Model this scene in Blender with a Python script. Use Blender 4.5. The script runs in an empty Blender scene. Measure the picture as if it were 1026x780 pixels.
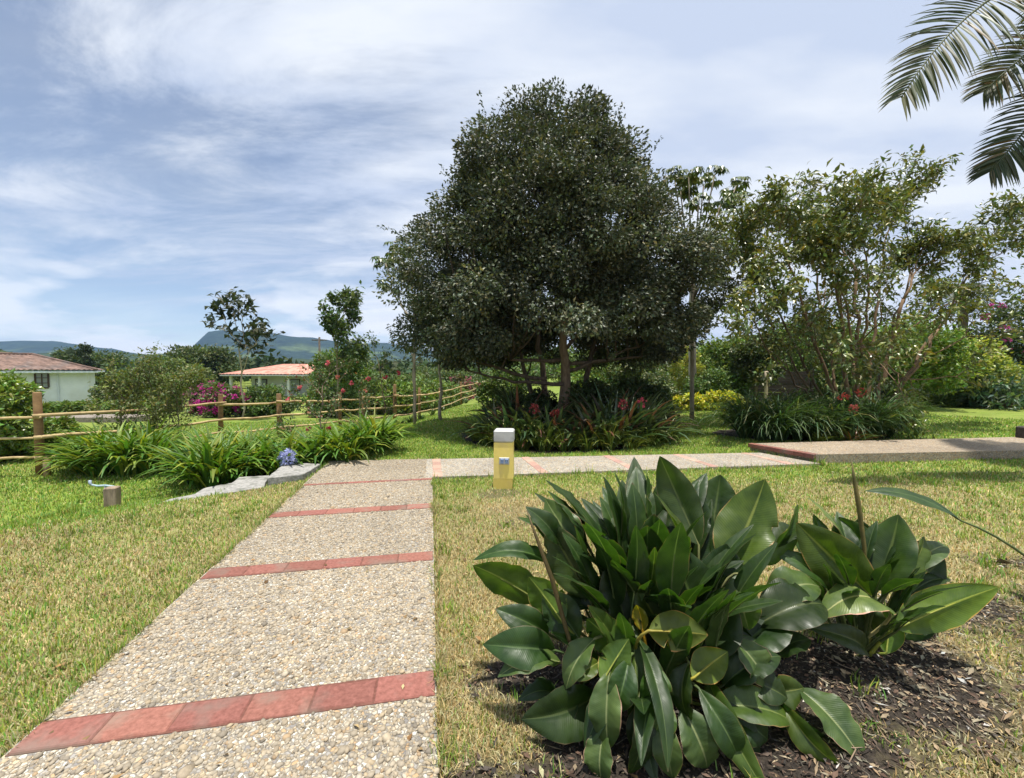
import bpy, math, random
import numpy as np
from mathutils import Vector, Matrix

HAZE = True
SC = bpy.context.scene
COL = SC.collection
R = math.radians
F, CX, CY, PITCH, CAMZ = 426.0, 513.0, 390.0, R(2.55), 1.5

# ---------------------------------------------------------------- camera
cam_d = bpy.data.cameras.new('camera')
cam = bpy.data.objects.new('camera', cam_d)
COL.objects.link(cam)
cam_d.sensor_width = 36.0
cam_d.lens = 36.0 * F / 1026.0
cam_d.clip_start = 0.05
cam_d.clip_end = 9000
cam.location = (0, 0, CAMZ)
cam.rotation_euler = (R(90) - PITCH, 0, 0)
SC.camera = cam

# ---------------------------------------------------------------- world, sun, exposure
SUN_DIR = Vector((0.05, -0.09, 0.99)).normalized()      # towards the sun
SUN_EL = math.asin(SUN_DIR.z)
SUN_ROT = math.atan2(SUN_DIR.x, SUN_DIR.y)
world = bpy.data.worlds.new('World')
SC.world = world
world.use_nodes = True
wn, wl = world.node_tree.nodes, world.node_tree.links
wn.clear()

def W(kind, **kw):
    n = wn.new(kind)
    for k, v in kw.items():
        setattr(n, k, v)
    return n

def wmath(op, a, b=None, c=None, clamp=False):
    n = W('ShaderNodeMath', operation=op, use_clamp=clamp)
    for i, s in enumerate((a, b, c)):
        if s is None:
            continue
        if isinstance(s, (int, float)):
            n.inputs[i].default_value = s
        else:
            wl.new(s, n.inputs[i])
    return n.outputs[0]

w_out = W('ShaderNodeOutputWorld')
w_bg = W('ShaderNodeBackground')
w_bg.inputs['Strength'].default_value = 0.10
wl.new(w_bg.outputs[0], w_out.inputs['Surface'])
sky = W('ShaderNodeTexSky')
sky.sky_type = 'NISHITA'
sky.sun_disc = False
sky.sun_elevation = SUN_EL
sky.sun_rotation = SUN_ROT
sky.altitude = 1700
sky.air_density = 1.0
sky.dust_density = 0.6
tc = W('ShaderNodeTexCoord')
sep = W('ShaderNodeSeparateXYZ')
wl.new(tc.outputs['Generated'], sep.inputs[0])
dx, dy, dz = sep.outputs
zc = wmath('MAXIMUM', dz, 0.0)
den = wmath('ADD', zc, 0.16)
u = wmath('DIVIDE', dx, den)
v = wmath('DIVIDE', dy, den)
uv = W('ShaderNodeCombineXYZ')
wl.new(u, uv.inputs[0]); wl.new(v, uv.inputs[1])
# streaks of high cloud drawn out from upper left to lower right
mp = W('ShaderNodeMapping')
mp.inputs['Rotation'].default_value = (0, 0, R(30))
mp.inputs['Scale'].default_value = (0.75, 1.75, 1)
mp.inputs['Location'].default_value = (7.3, 4.4, 0)
wl.new(uv.outputs[0], mp.inputs['Vector'])
n1 = W('ShaderNodeTexNoise')
n1.inputs['Scale'].default_value = 1.15
n1.inputs['Detail'].default_value = 9
n1.inputs['Roughness'].default_value = 0.66
n1.inputs['Distortion'].default_value = 0.55
wl.new(mp.outputs[0], n1.inputs['Vector'])
n2 = W('ShaderNodeTexNoise')
n2.inputs['Scale'].default_value = 0.42
n2.inputs['Detail'].default_value = 3
wl.new(uv.outputs[0], n2.inputs['Vector'])
cov = wmath('MULTIPLY_ADD', n2.outputs[0], 0.15, wmath('MULTIPLY', n1.outputs[0], 1.25))
cov = wmath('ADD', cov, wmath('MULTIPLY', dx, 0.42))
cov = wmath('ADD', cov, -0.225)
cr = W('ShaderNodeValToRGB')
cr.color_ramp.interpolation = 'EASE'
cr.color_ramp.elements[0].position = 0.09
cr.color_ramp.elements[0].color = (0.22, 0.22, 0.22, 1)
cr.color_ramp.elements[1].position = 0.50
cr.color_ramp.elements[1].color = (1, 1, 1, 1)
wl.new(cov, cr.inputs[0])
# cumulus heaps low over the hills
mp2 = W('ShaderNodeMapping')
mp2.inputs['Scale'].default_value = (5.5, 5.5, 17)
mp2.inputs['Location'].default_value = (0.7, 0.2, 0.4)
wl.new(tc.outputs['Generated'], mp2.inputs['Vector'])
n3 = W('ShaderNodeTexNoise')
n3.inputs['Scale'].default_value = 1.0
n3.inputs['Detail'].default_value = 6
n3.inputs['Roughness'].default_value = 0.5
wl.new(mp2.outputs[0], n3.inputs['Vector'])
low = W('ShaderNodeMapRange')
low.inputs['From Min'].default_value = 0.03
low.inputs['From Max'].default_value = 0.26
low.inputs['To Min'].default_value = 1
low.inputs['To Max'].default_value = 0
wl.new(dz, low.inputs['Value'])
cum = W('ShaderNodeMapRange')
cum.inputs['From Min'].default_value = 0.50
cum.inputs['From Max'].default_value = 0.60
wl.new(n3.outputs[0], cum.inputs['Value'])
cumf = wmath('MULTIPLY', cum.outputs[0], low.outputs[0], clamp=True)
# cloud colour: greyer where thick
cc = W('ShaderNodeValToRGB')
cc.color_ramp.elements[0].position = 0.36
cc.color_ramp.elements[0].color = (0.90, 0.95, 1.03, 1)
cc.color_ramp.elements[1].position = 0.62
cc.color_ramp.elements[1].color = (0.62, 0.71, 0.89, 1)
n4 = W('ShaderNodeTexNoise')
n4.inputs['Scale'].default_value = 1.7
n4.inputs['Detail'].default_value = 8
wl.new(mp.outputs[0], n4.inputs['Vector'])
wl.new(n4.outputs[0], cc.inputs[0])
ccs = W('ShaderNodeVectorMath', operation='SCALE')
ccs.inputs['Scale'].default_value = 7.1
wl.new(cc.outputs[0], ccs.inputs[0])
skyt = W('ShaderNodeVectorMath', operation='MULTIPLY')
skyt.inputs[1].default_value = (1.1, 1.05, 1.0)
wl.new(sky.outputs[0], skyt.inputs[0])
m1 = W('ShaderNodeMix', data_type='RGBA')
wl.new(cr.outputs[0], m1.inputs[0])
wl.new(skyt.outputs[0], m1.inputs[6]); wl.new(ccs.outputs[0], m1.inputs[7])
m2 = W('ShaderNodeMix', data_type='RGBA')
wl.new(cumf, m2.inputs[0])
wl.new(m1.outputs[2], m2.inputs[6])
m2.inputs[7].default_value = (7.4, 7.6, 8.0, 1)
wl.new(m2.outputs[2], w_bg.inputs['Color'])

sun_d = bpy.data.lights.new('sun', 'SUN')
sun_d.energy = 4.8
sun_d.angle = R(0.55)
sun_d.color = (1.0, 0.955, 0.88)
sun = bpy.data.objects.new('sun', sun_d)
COL.objects.link(sun)
sun.location = (0, 0, 40)
sun.rotation_euler = SUN_DIR.to_track_quat('Z', 'Y').to_euler()

SC.view_settings.view_transform = 'Standard'
SC.view_settings.look = 'None'
SC.view_settings.gamma = 1
SC.view_settings.use_curve_mapping = False
SC.view_settings.exposure = 0.5
SC.cycles.max_bounces = 6
SC.cycles.diffuse_bounces = 3
SC.cycles.glossy_bounces = 2
SC.cycles.transmission_bounces = 3
SC.cycles.transparent_max_bounces = 4
SC.cycles.volume_bounces = 0
SC.cycles.sample_clamp_indirect = 4
SC.cycles.use_denoising = True
SC.cycles.caustics_reflective = False
SC.cycles.caustics_refractive = False

# ---------------------------------------------------------------- helpers
def rng_(seed):
    return np.random.default_rng(seed)

def P(px, py, Y):
    """point at depth Y seen at a place in the photograph"""
    a = (px - CX) / F
    b = (CY - py) / F
    ry = math.cos(PITCH) + b * math.sin(PITCH)
    rz = -math.sin(PITCH) + b * math.cos(PITCH)
    s = Y / ry
    return np.array((a * s, Y, CAMZ + rz * s))

def _h(ix, iy, seed):
    n = (ix.astype(np.int64) * 374761393 + iy.astype(np.int64) * 668265263 + seed * 1442695041) & 0x7fffffff
    n = ((n ^ (n >> 13)) * 1274126177) & 0x7fffffff
    return ((n ^ (n >> 16)) & 0xffff) / 65535.0

def vnoise(x, y, scale, seed=0):
    x = np.asarray(x, float) * scale; y = np.asarray(y, float) * scale
    ix = np.floor(x); iy = np.floor(y)
    fx = x - ix; fy = y - iy
    fx = fx * fx * (3 - 2 * fx); fy = fy * fy * (3 - 2 * fy)
    a = _h(ix, iy, seed); b = _h(ix + 1, iy, seed); c = _h(ix, iy + 1, seed); d = _h(ix + 1, iy + 1, seed)
    return (a * (1 - fx) + b * fx) * (1 - fy) + (c * (1 - fx) + d * fx) * fy

def fbm(x, y, scale, seed=0, octv=4):
    t = 0; amp = 0.5; tot = 0
    for o in range(octv):
        t = t + vnoise(x, y, scale * 2 ** o, seed + o * 17) * amp
        tot += amp; amp *= 0.5
    return t / tot

def sstep(a, b, x):
    t = np.clip((np.asarray(x, float) - a) / (b - a), 0, 1)
    return t * t * (3 - 2 * t)

def gz(x, y):
    """height of the ground"""
    x = np.asarray(x, float); y = np.asarray(y, float)
    # bank running from the stone steps out to the left
    d = ((y - 6.7) * 2.9 - (x + 2.6) * 2.7) / 3.96
    bank = sstep(-0.85, 0.9, d) * sstep(-2.4, -3.6, x) * 0.26
    left = sstep(-2.5, -9, x)
    far = sstep(8, 34, y) * 1.0 * sstep(0.5, -6, x)
    bump = (fbm(x, y, 0.9, 5, 2) - 0.5) * 0.04 * sstep(0.4, 1.5, np.abs(x + 1.3))
    soilm = 0.03 * sstep(1.9, 0.6, np.hypot(x - 0.75, y - 1.9)) + 0.03 * sstep(1.3, 0.4, np.hypot(x - 1.75, y - 2.1))
    return -bank - far - 0.06 * left * sstep(5, 10, y) + bump + soilm

def gzf(x, y):
    return float(gz(x, y))

def PG(px, Y, dz=0.0):
    """ground point at depth Y under a column of the photograph"""
    x = (px - CX) / F * Y
    return np.array((x, Y, gzf(x, Y) + dz))

class MB:
    """collects vertices, faces and a colour per vertex, then links ONE mesh object"""
    def __init__(s):
        s.v = []; s.c = []; s.f = []; s.n = 0; s.uv = []; s.sm = []
    def add(s, V, faces, col=(1, 1, 1), smooth=True):
        V = np.asarray(V, float).reshape(-1, 3)
        C = np.asarray(col, float)
        if C.ndim == 1:
            C = np.tile(C[:3], (len(V), 1))
        s.v.append(V); s.c.append(C[:, :3])
        for fa in (faces if isinstance(faces, list) else [faces]):
            fa = np.asarray(fa, np.int64)
            if len(fa):
                s.f.append(fa + s.n); s.sm.append(smooth)
        s.n += len(V)
    def build(s, name, mat, parent=None, uv=None):
        V = np.concatenate(s.v); C = np.concatenate(s.c)
        me = bpy.data.meshes.new(name)
        loops = np.concatenate([f.ravel() for f in s.f])
        cnt = np.concatenate([np.full(len(f), f.shape[1], np.int64) for f in s.f])
        smo = np.concatenate([np.full(len(f), q, bool) for f, q in zip(s.f, s.sm)])
        st = np.concatenate([[0], np.cumsum(cnt)[:-1]])
        me.vertices.add(len(V)); me.vertices.foreach_set('co', V.astype(np.float32).ravel())
        me.loops.add(len(loops)); me.loops.foreach_set('vertex_index', loops.astype(np.int32))
        me.polygons.add(len(cnt)); me.polygons.foreach_set('loop_start', st.astype(np.int32))
        me.polygons.foreach_set('use_smooth', smo)
        at = me.color_attributes.new('Col', 'FLOAT_COLOR', 'POINT')
        C4 = np.ones((len(V), 4), np.float32); C4[:, :3] = C
        at.data.foreach_set('color', C4.ravel())
        if uv is not None:
            ul = me.uv_layers.new(name='UVMap')
            ul.data.foreach_set('uv', np.asarray(uv, np.float32)[loops].ravel())
        me.update(calc_edges=True)
        me.validate()
        if mat:
            me.materials.append(mat)
        return link(name, me, parent)

def link(name, me, parent=None):
    o = bpy.data.objects.new(name, me)
    COL.objects.link(o)
    if parent is not None:
        o.parent = parent
        if parent.type == 'EMPTY' or True:
            o.location = -Vector(parent['org']) if 'org' in parent else (0, 0, 0)
            if 'org' in parent:
                o['org'] = (0.0, 0.0, 0.0)
    return o

def thing(name, label, cat, loc, group=None):
    """Empty at the base of a thing; its parts are built in world coordinates and hung under it"""
    o = bpy.data.objects.new(name, None)
    COL.objects.link(o)
    o.empty_display_size = 0.2
    o.location = Vector([float(q) for q in loc])
    o['org'] = [float(q) for q in loc]
    return tag(o, label, cat, group)

def tag(o, label, cat, group=None):
    o['label'] = label; o['category'] = cat
    if group:
        o['group'] = group
    return o

def copy_tree(o, parent=None):
    c = o.copy(); COL.objects.link(c)
    if parent is not None:
        c.parent = parent
    for ch in list(o.children):
        copy_tree(ch, c)
    return c

def unit(a):
    a = np.asarray(a, float)
    return a / np.maximum(np.linalg.norm(a, axis=-1, keepdims=True), 1e-9)

def box(mb, c, s, rz=0.0, col=(1, 1, 1), bev=0.0):
    """bevelled box: centre, full sizes"""
    hx, hy, hz = s[0] / 2, s[1] / 2, s[2] / 2
    b = min(bev, hx * 0.45, hy * 0.45, hz * 0.45)
    prof = [(-hz, b), (-hz + b, 0), (hz - b, 0), (hz, b)] if b > 0 else [(-hz, 0), (hz, 0)]
    V = []
    for z, ins in prof:
        x, y = hx - ins, hy - ins
        bb = b * 0.6 if b > 0 else 0
        if b > 0:
            pts = [(x - bb, -y), (x, -y + bb), (x, y - bb), (x - bb, y), (-x + bb, y), (-x, y - bb), (-x, -y + bb), (-x + bb, -y)]
        else:
            pts = [(x, -y), (x, y), (-x, y), (-x, -y)]
        V += [(p[0], p[1], z) for p in pts]
    k = 8 if b > 0 else 4
    V = np.array(V)
    cs, sn = math.cos(rz), math.sin(rz)
    V = np.stack([V[:, 0] * cs - V[:, 1] * sn, V[:, 0] * sn + V[:, 1] * cs, V[:, 2]], 1) + np.asarray(c, float)
    quads = []
    for r in range(len(prof) - 1):
        for i in range(k):
            j = (i + 1) % k
            quads.append((r * k + i, r * k + j, (r + 1) * k + j, (r + 1) * k + i))
    m = (len(prof) - 1) * k
    mb.add(V, [np.array(quads), np.array([list(range(k))[::-1]]), np.array([[m + i for i in range(k)]])], col, smooth=False)

def tube(mb, pts, rad, sides=6, col=(1, 1, 1), cap=True):
    pts = np.asarray(pts, float); n = len(pts)
    rad = np.broadcast_to(np.asarray(rad, float), (n,))
    t = unit(np.gradient(pts, axis=0))
    ref = np.array((0.0, 0.0, 1.0)) if abs(t[:, 2]).mean() < 0.8 else np.array((1.0, 0.0, 0.0))
    a = unit(np.cross(t, ref)); b = np.cross(t, a)
    ang = np.arange(sides) * 2 * math.pi / sides
    ring = a[:, None, :] * np.cos(ang)[None, :, None] + b[:, None, :] * np.sin(ang)[None, :, None]
    V = (pts[:, None, :] + ring * rad[:, None, None]).reshape(-1, 3)
    i = np.arange(n - 1)[:, None] * sides; k = np.arange(sides)[None, :]; k2 = (k + 1) % sides
    q = np.stack([i + k, i + k2, i + sides + k2, i + sides + k], -1).reshape(-1, 4)
    fs = [q]
    if cap:
        fs += [np.array([list(range(sides))[::-1]]), np.array([[(n - 1) * sides + j for j in range(sides)]])]
    C = np.asarray(col, float)
    if C.ndim == 2:
        C = np.repeat(C, sides, axis=0)
    mb.add(V, fs, C)

def bez(p0, p1, p2, n):
    t = np.linspace(0, 1, n)[:, None]
    return (1 - t) ** 2 * np.asarray(p0, float) + 2 * t * (1 - t) * np.asarray(p1, float) + t ** 2 * np.asarray(p2, float)

def leafcol(rng, n, base, var=0.25, hue=0.12, alt=None, altp=0.0):
    c = np.tile(np.asarray(base, float), (n, 1))
    if alt is not None:
        m = rng.random(n) < altp
        c[m] = alt
    c *= (1 + (rng.random((n, 1)) - 0.5) * 2 * var)
    h = (rng.random(n) - 0.5) * 2 * hue
    c[:, 0] *= 1 + h * 1.4; c[:, 2] *= 1 - h
    return np.clip(c, 0, 1)

def leaves(mb, pos, d, nrm, L, Wd, col, fold=0.22, droop=0.15):
    """folded pointed leaves, five vertices each"""
    n = len(pos)
    d = unit(d); side = unit(np.cross(d, nrm)); nn = np.cross(side, d)
    L = np.broadcast_to(L, (n,))[:, None]; Wd = np.broadcast_to(Wd, (n,))[:, None]
    mid = pos + d * L * 0.48
    V = np.stack([pos, mid + side * Wd / 2 + nn * Wd * fold, mid, mid - side * Wd / 2 + nn * Wd * fold, pos + d * L - nn * L * droop], 1)
    i = np.arange(n)[:, None] * 5
    t = np.concatenate([i + np.array([[0, 1, 2]]), i + np.array([[0, 2, 3]]), i + np.array([[1, 4, 2]]), i + np.array([[2, 4, 3]])], 0)
    mb.add(V.reshape(-1, 3), t, np.repeat(col, 5, axis=0), smooth=False)

def straps(mb, base, az, el, L, Wd, bend, col, nseg=6, tipw=0.1, mid=0.35, lift=0.25):
    """arching strap leaves, all arrays of length n; V-shaped in section"""
    n = len(base)
    s = np.linspace(0, 1, nseg + 1)
    e = el[:, None] - bend[:, None] * s[None, :] ** 1.4
    h = np.cos(e) * (L / nseg)[:, None]; z = np.sin(e) * (L / nseg)[:, None]
    r = np.concatenate([np.zeros((n, 1)), np.cumsum(h[:, :-1], 1)], 1)
    zz = np.concatenate([np.zeros((n, 1)), np.cumsum(z[:, :-1], 1)], 1)
    out = np.stack([np.cos(az), np.sin(az), 0 * az], 1)
    sd = np.stack([-np.sin(az), np.cos(az), 0 * az], 1)
    c = base[:, None, :] + out[:, None, :] * r[..., None] + np.array((0, 0, 1.0)) * zz[..., None]
    w = np.where(s < mid, 0.55 + 0.45 * s / mid, 1 - (1 - tipw) * ((s - mid) / (1 - mid)) ** 1.8)
    w = w[None, :] * Wd[:, None] / 2
    up = np.stack([-np.sin(e) * np.cos(az)[:, None], -np.sin(e) * np.sin(az)[:, None], np.cos(e)], -1)
    l = c + sd[:, None, :] * w[..., None] + up * (w * lift * 2)[..., None]
    rr = c - sd[:, None, :] * w[..., None] + up * (w * lift * 2)[..., None]
    V = np.stack([l, c, rr], 2).reshape(-1, 3)
    k = (nseg + 1) * 3
    i = np.arange(n)[:, None, None] * k; j = np.arange(nseg)[None, :, None] * 3
    q1 = i + j + np.array([[[0, 1, 4, 3]]]); q2 = i + j + np.array([[[1, 2, 5, 4]]])
    F_ = np.concatenate([q1.reshape(-1, 4), q2.reshape(-1, 4)])
    mb.add(V, F_, np.repeat(col, k, axis=0))
    return c

# ---------------------------------------------------------------- materials
MATS = {}
def newmat(name):
    m = bpy.data.materials.new(name); m.use_nodes = True
    nt = m.node_tree; nt.nodes.clear()
    out = nt.nodes.new('ShaderNodeOutputMaterial')
    return m, nt, nt.nodes, nt.links, out

def leafmat(name, rough=0.45, spec=0.4, transl=0.3, tint=(1.25, 1.3, 0.6)):
    m, nt, N, Lk, out = newmat(name)
    vc = N.new('ShaderNodeAttribute'); vc.attribute_name = 'Col'
    bs = N.new('ShaderNodeBsdfPrincipled')
    bs.inputs['Roughness'].default_value = rough
    bs.inputs['Specular IOR Level'].default_value = spec
    Lk.new(vc.outputs['Color'], bs.inputs['Base Color'])
    tr = N.new('ShaderNodeBsdfTranslucent')
    mu = N.new('ShaderNodeMix'); mu.data_type = 'RGBA'; mu.blend_type = 'MULTIPLY'
    mu.inputs[0].default_value = 1; mu.inputs[7].default_value = (*tint, 1)
    Lk.new(vc.outputs['Color'], mu.inputs[6]); Lk.new(mu.outputs[2], tr.inputs['Color'])
    mx = N.new('ShaderNodeMixShader'); mx.inputs[0].default_value = transl
    Lk.new(bs.outputs[0], mx.inputs[1]); Lk.new(tr.outputs[0], mx.inputs[2])
    Lk.new(mx.outputs[0], out.inputs['Surface'])
    return m

def surf(name, c1, c2, scale=8.0, rough=0.8, bump=0.3, bdist=0.01, stretch=(1, 1, 1), detail=6, spec=0.3, c3=None, s3=1.5, vcol=True, metal=0.0):
    """noise-mottled surface, multiplied by the mesh's own colour attribute"""
    m, nt, N, Lk, out = newmat(name)
    bs = N.new('ShaderNodeBsdfPrincipled')
    bs.inputs['Roughness'].default_value = rough
    bs.inputs['Specular IOR Level'].default_value = spec
    bs.inputs['Metallic'].default_value = metal
    t = N.new('ShaderNodeTexCoord')
    mpn = N.new('ShaderNodeMapping'); mpn.inputs['Scale'].default_value = stretch
    Lk.new(t.outputs['Object'], mpn.inputs[0])
    nz = N.new('ShaderNodeTexNoise'); nz.inputs['Scale'].default_value = scale; nz.inputs['Detail'].default_value = detail
    nz.inputs['Roughness'].default_value = 0.65
    Lk.new(mpn.outputs[0], nz.inputs['Vector'])
    rp = N.new('ShaderNodeValToRGB')
    rp.color_ramp.elements[0].position = 0.33; rp.color_ramp.elements[0].color = (*c1, 1)
    rp.color_ramp.elements[1].position = 0.67; rp.color_ramp.elements[1].color = (*c2, 1)
    Lk.new(nz.outputs[0], rp.inputs[0])
    colr = rp.outputs[0]
    if c3 is not None:
        n3_ = N.new('ShaderNodeTexNoise'); n3_.inputs['Scale'].default_value = s3; n3_.inputs['Detail'].default_value = 5
        Lk.new(mpn.outputs[0], n3_.inputs['Vector'])
        mr = N.new('ShaderNodeMapRange'); mr.inputs['From Min'].default_value = 0.5; mr.inputs['From Max'].default_value = 0.7
        Lk.new(n3_.outputs[0], mr.inputs['Value'])
        mm = N.new('ShaderNodeMix'); mm.data_type = 'RGBA'
        Lk.new(mr.outputs[0], mm.inputs[0]); Lk.new(colr, mm.inputs[6]); mm.inputs[7].default_value = (*c3, 1)
        colr = mm.outputs[2]
    if vcol:
        vc = N.new('ShaderNodeAttribute'); vc.attribute_name = 'Col'
        mu = N.new('ShaderNodeMix'); mu.data_type = 'RGBA'; mu.blend_type = 'MULTIPLY'; mu.inputs[0].default_value = 1
        Lk.new(colr, mu.inputs[6]); Lk.new(vc.outputs['Color'], mu.inputs[7]); colr = mu.outputs[2]
    Lk.new(colr, bs.inputs['Base Color'])
    if bump:
        bp = N.new('ShaderNodeBump'); bp.inputs['Strength'].default_value = bump; bp.inputs['Distance'].default_value = bdist
        Lk.new(nz.outputs[0], bp.inputs['Height']); Lk.new(bp.outputs[0], bs.inputs['Normal'])
    Lk.new(bs.outputs[0], out.inputs['Surface'])
    return m

M_leaf = leafmat('foliage')
M_gloss = leafmat('glossy_foliage', 0.36, 0.6, 0.18)
M_strap = leafmat('strap_foliage', 0.48, 0.32, 0.30, (1.3, 1.35, 0.5))
M_tree = leafmat('tree_foliage', 0.46, 0.45, 0.18)
M_far = leafmat('far_foliage', 0.6, 0.2, 0.25)
M_petal = leafmat('petals', 0.6, 0.2, 0.35, (1.1, 1.0, 1.0))
M_grass = leafmat('grass_blades', 0.6, 0.2, 0.3, (1.1, 1.15, 0.8))
M_bark = surf('bark', (0.10, 0.08, 0.06), (0.26, 0.21, 0.16), 14, 0.9, 0.6, 0.02, (1, 1, 0.25))
M_palebark = surf('pale_bark', (0.22, 0.18, 0.13), (0.42, 0.36, 0.28), 10, 0.85, 0.4, 0.015, (1, 1, 0.3))
M_bamboo = surf('fence_wood', (0.32, 0.235, 0.12), (0.52, 0.40, 0.22), 9, 0.7, 0.4, 0.006, (1, 1, 1), c3=(0.24, 0.15, 0.08), s3=3)
M_slab = surf('slab_stone', (0.19, 0.185, 0.17), (0.40, 0.385, 0.355), 26, 0.95, 0.9, 0.012, c3=(0.12, 0.125, 0.10), s3=5)
M_brick = surf('brick', (0.185, 0.072, 0.054), (0.31, 0.128, 0.10), 45, 0.9, 0.7, 0.005, c3=(0.22, 0.15, 0.12), s3=5)
M_strip = surf('faded_brick', (0.34, 0.19, 0.15), (0.46, 0.30, 0.24), 45, 0.9, 0.5, 0.004, c3=(0.40, 0.33, 0.26), s3=4)
M_litter = surf('dry_litter', (0.8, 0.8, 0.8), (1, 1, 1), 40, 0.9, 0, 0)
M_pebble = surf('pebble_stone', (0.68, 0.64, 0.58), (0.96, 0.90, 0.81), 60, 0.75, 0.15, 0.002)
# ---------------------------------------------------------------- the ground
def sdf(x, y, poly):
    """signed distance to a polygon, negative inside"""
    x = np.asarray(x, float); y = np.asarray(y, float)
    d = np.full(x.shape, 1e9); ins = np.zeros(x.shape, bool)
    n = len(poly)
    for i in range(n):
        ax, ay = poly[i]; bx, by = poly[(i + 1) % n]
        ex, ey = bx - ax, by - ay
        t = np.clip(((x - ax) * ex + (y - ay) * ey) / (ex * ex + ey * ey), 0, 1)
        d = np.minimum(d, np.hypot(x - ax - t * ex, y - ay - t * ey))
        cnd = ((ay > y) != (by > y))
        with np.errstate(divide='ignore', invalid='ignore'):
            ins ^= cnd & (x < (bx - ax) * (y - ay) / (by - ay if by != ay else 1e-9) + ax)
    return np.where(ins, -d, d)

DV = np.array((-0.189, 0.982)); EV = np.array((0.982, 0.189))
RO = np.array((-0.356, 1.931)); PW = 1.615
def pth(s, w):
    return RO + DV * s - EV * w
MAIN = [tuple(pth(-5.2, PW)), tuple(pth(-5.2, 0)), (-1.096, 5.777), (-1.318, 6.958), (-2.948, 6.804)]
CROSS = [(-1.096, 5.777), (4.86, 6.63), (4.41, 7.51), (-1.318, 6.958)]
RAISED = [(4.867, 6.753), (8.615, 7.10), (17.5, 7.92), (18.0, 9.52), (10.38, 8.57), (4.387, 7.783)]
SOIL = [(-0.38, 1.2), (-0.33, 1.95), (0.0, 2.35), (0.9, 2.35), (1.7, 2.55), (2.4, 2.85), (3.3, 3.2), (5.2, 3.5), (6.5, 2.2), (4, 0.4), (0, 0.3)]
def ell(cx, cy, rx, ry, n=24):
    return [(cx + rx * math.cos(2 * math.pi * i / n), cy + ry * math.sin(2 * math.pi * i / n)) for i in range(n)]
BED1 = ell(1.1, 10.2, 2.35, 2.6)
BED2 = ell(6.7, 9.9, 2.0, 1.05)
def soil_mask(x, y):
    n = (fbm(x, y, 3.0, 9, 3) - 0.5) * 0.75
    s = sstep(0.25, -0.50, sdf(x, y, SOIL) + n * 1.9)
    far_r = sstep(0.75, 1.15, np.hypot(x - 0.45, y - 1.75)) * sstep(0.3, 0.75, np.hypot(x - 1.75, y - 2.1)) * sstep(0.15, 0.6, np.hypot((x - 2.6) / 1.6, y - 2.75))
    s = s * (1 - far_r * (0.26 + 0.52 * sstep(0.42, 0.58, fbm(x, y, 1.6, 19, 3))))
    s = np.maximum(s, sstep(0.12, -0.12, sdf(x, y, BED1) + n * 0.3))
    s = np.maximum(s, sstep(0.12, -0.12, sdf(x, y, BED2) + n * 0.3))
    # worn patches by the bollard
    s = np.maximum(s, 0.55 * sstep(0.30, 0.1, np.hypot((x + 0.15) / 1.2, y - 5.15) + n * 0.5))
    s = np.maximum(s, 0.35 * sstep(0.42, 0.1, np.hypot((x + 0.05) / 1.3, y - 4.35) + n * 0.7))
    return s
def dry_mask(x, y):
    """1 = straw coloured turf, 0 = lush"""
    n = fbm(x, y, 0.9, 31, 4) - 0.5
    d = ((y - 6.7) * 2.9 - (x + 2.6) * 2.7) / 3.96
    lft = sstep(0.1, -0.9, d) * 0.64 * sstep(-0.9, -1.6, x)
    rgt = sstep(6.4, 4.6, y - 0.10 * x) * 0.86 * sstep(-1.6, -0.9, x) * sstep(9, 4.0, x)
    rgt = np.maximum(rgt, 0.9 * sstep(3.6, 2.8, y) * sstep(0.2, 0.8, x))
    rgt = np.maximum(rgt, 0.42 * sstep(8, 5, y) * sstep(-1.6, -0.9, x))
    return np.clip(np.maximum(np.maximum(lft, rgt), 0.10) + n * 0.8 * np.maximum(np.maximum(lft, rgt), 0.25), 0, 1)

def axis(parts):
    a = [np.linspace(p, q, n, endpoint=False) for p, q, n in parts]
    return np.concatenate(a + [[parts[-1][1]]])
gx = axis([(-3000, -300, 12), (-300, -60, 14), (-60, -16, 40), (-16, -6, 50), (-6, 7, 216), (7, 18, 60), (18, 70, 40), (70, 300, 12), (300, 3000, 12)])
gy = axis([(-60, -4, 10), (-4, 0.8, 20), (0.8, 7.5, 112), (7.5, 15, 75), (15, 45, 60), (45, 120, 20), (120, 400, 12), (400, 3000, 12)])
GX, GY = np.meshgrid(gx, gy)
mb = MB()
Vg = np.stack([GX, GY, gz(GX, GY)], -1).reshape(-1, 3)
nx, ny = len(gx), len(gy)
i = np.arange(ny - 1)[:, None] * nx + np.arange(nx - 1)[None, :]
q = np.stack([i, i + 1, i + nx + 1, i + nx], -1).reshape(-1, 4)
cg = np.stack([dry_mask(Vg[:, 0], Vg[:, 1]), soil_mask(Vg[:, 0], Vg[:, 1]), sstep(9, 18, Vg[:, 1])], 1)
mb.add(Vg, q, cg)

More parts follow.
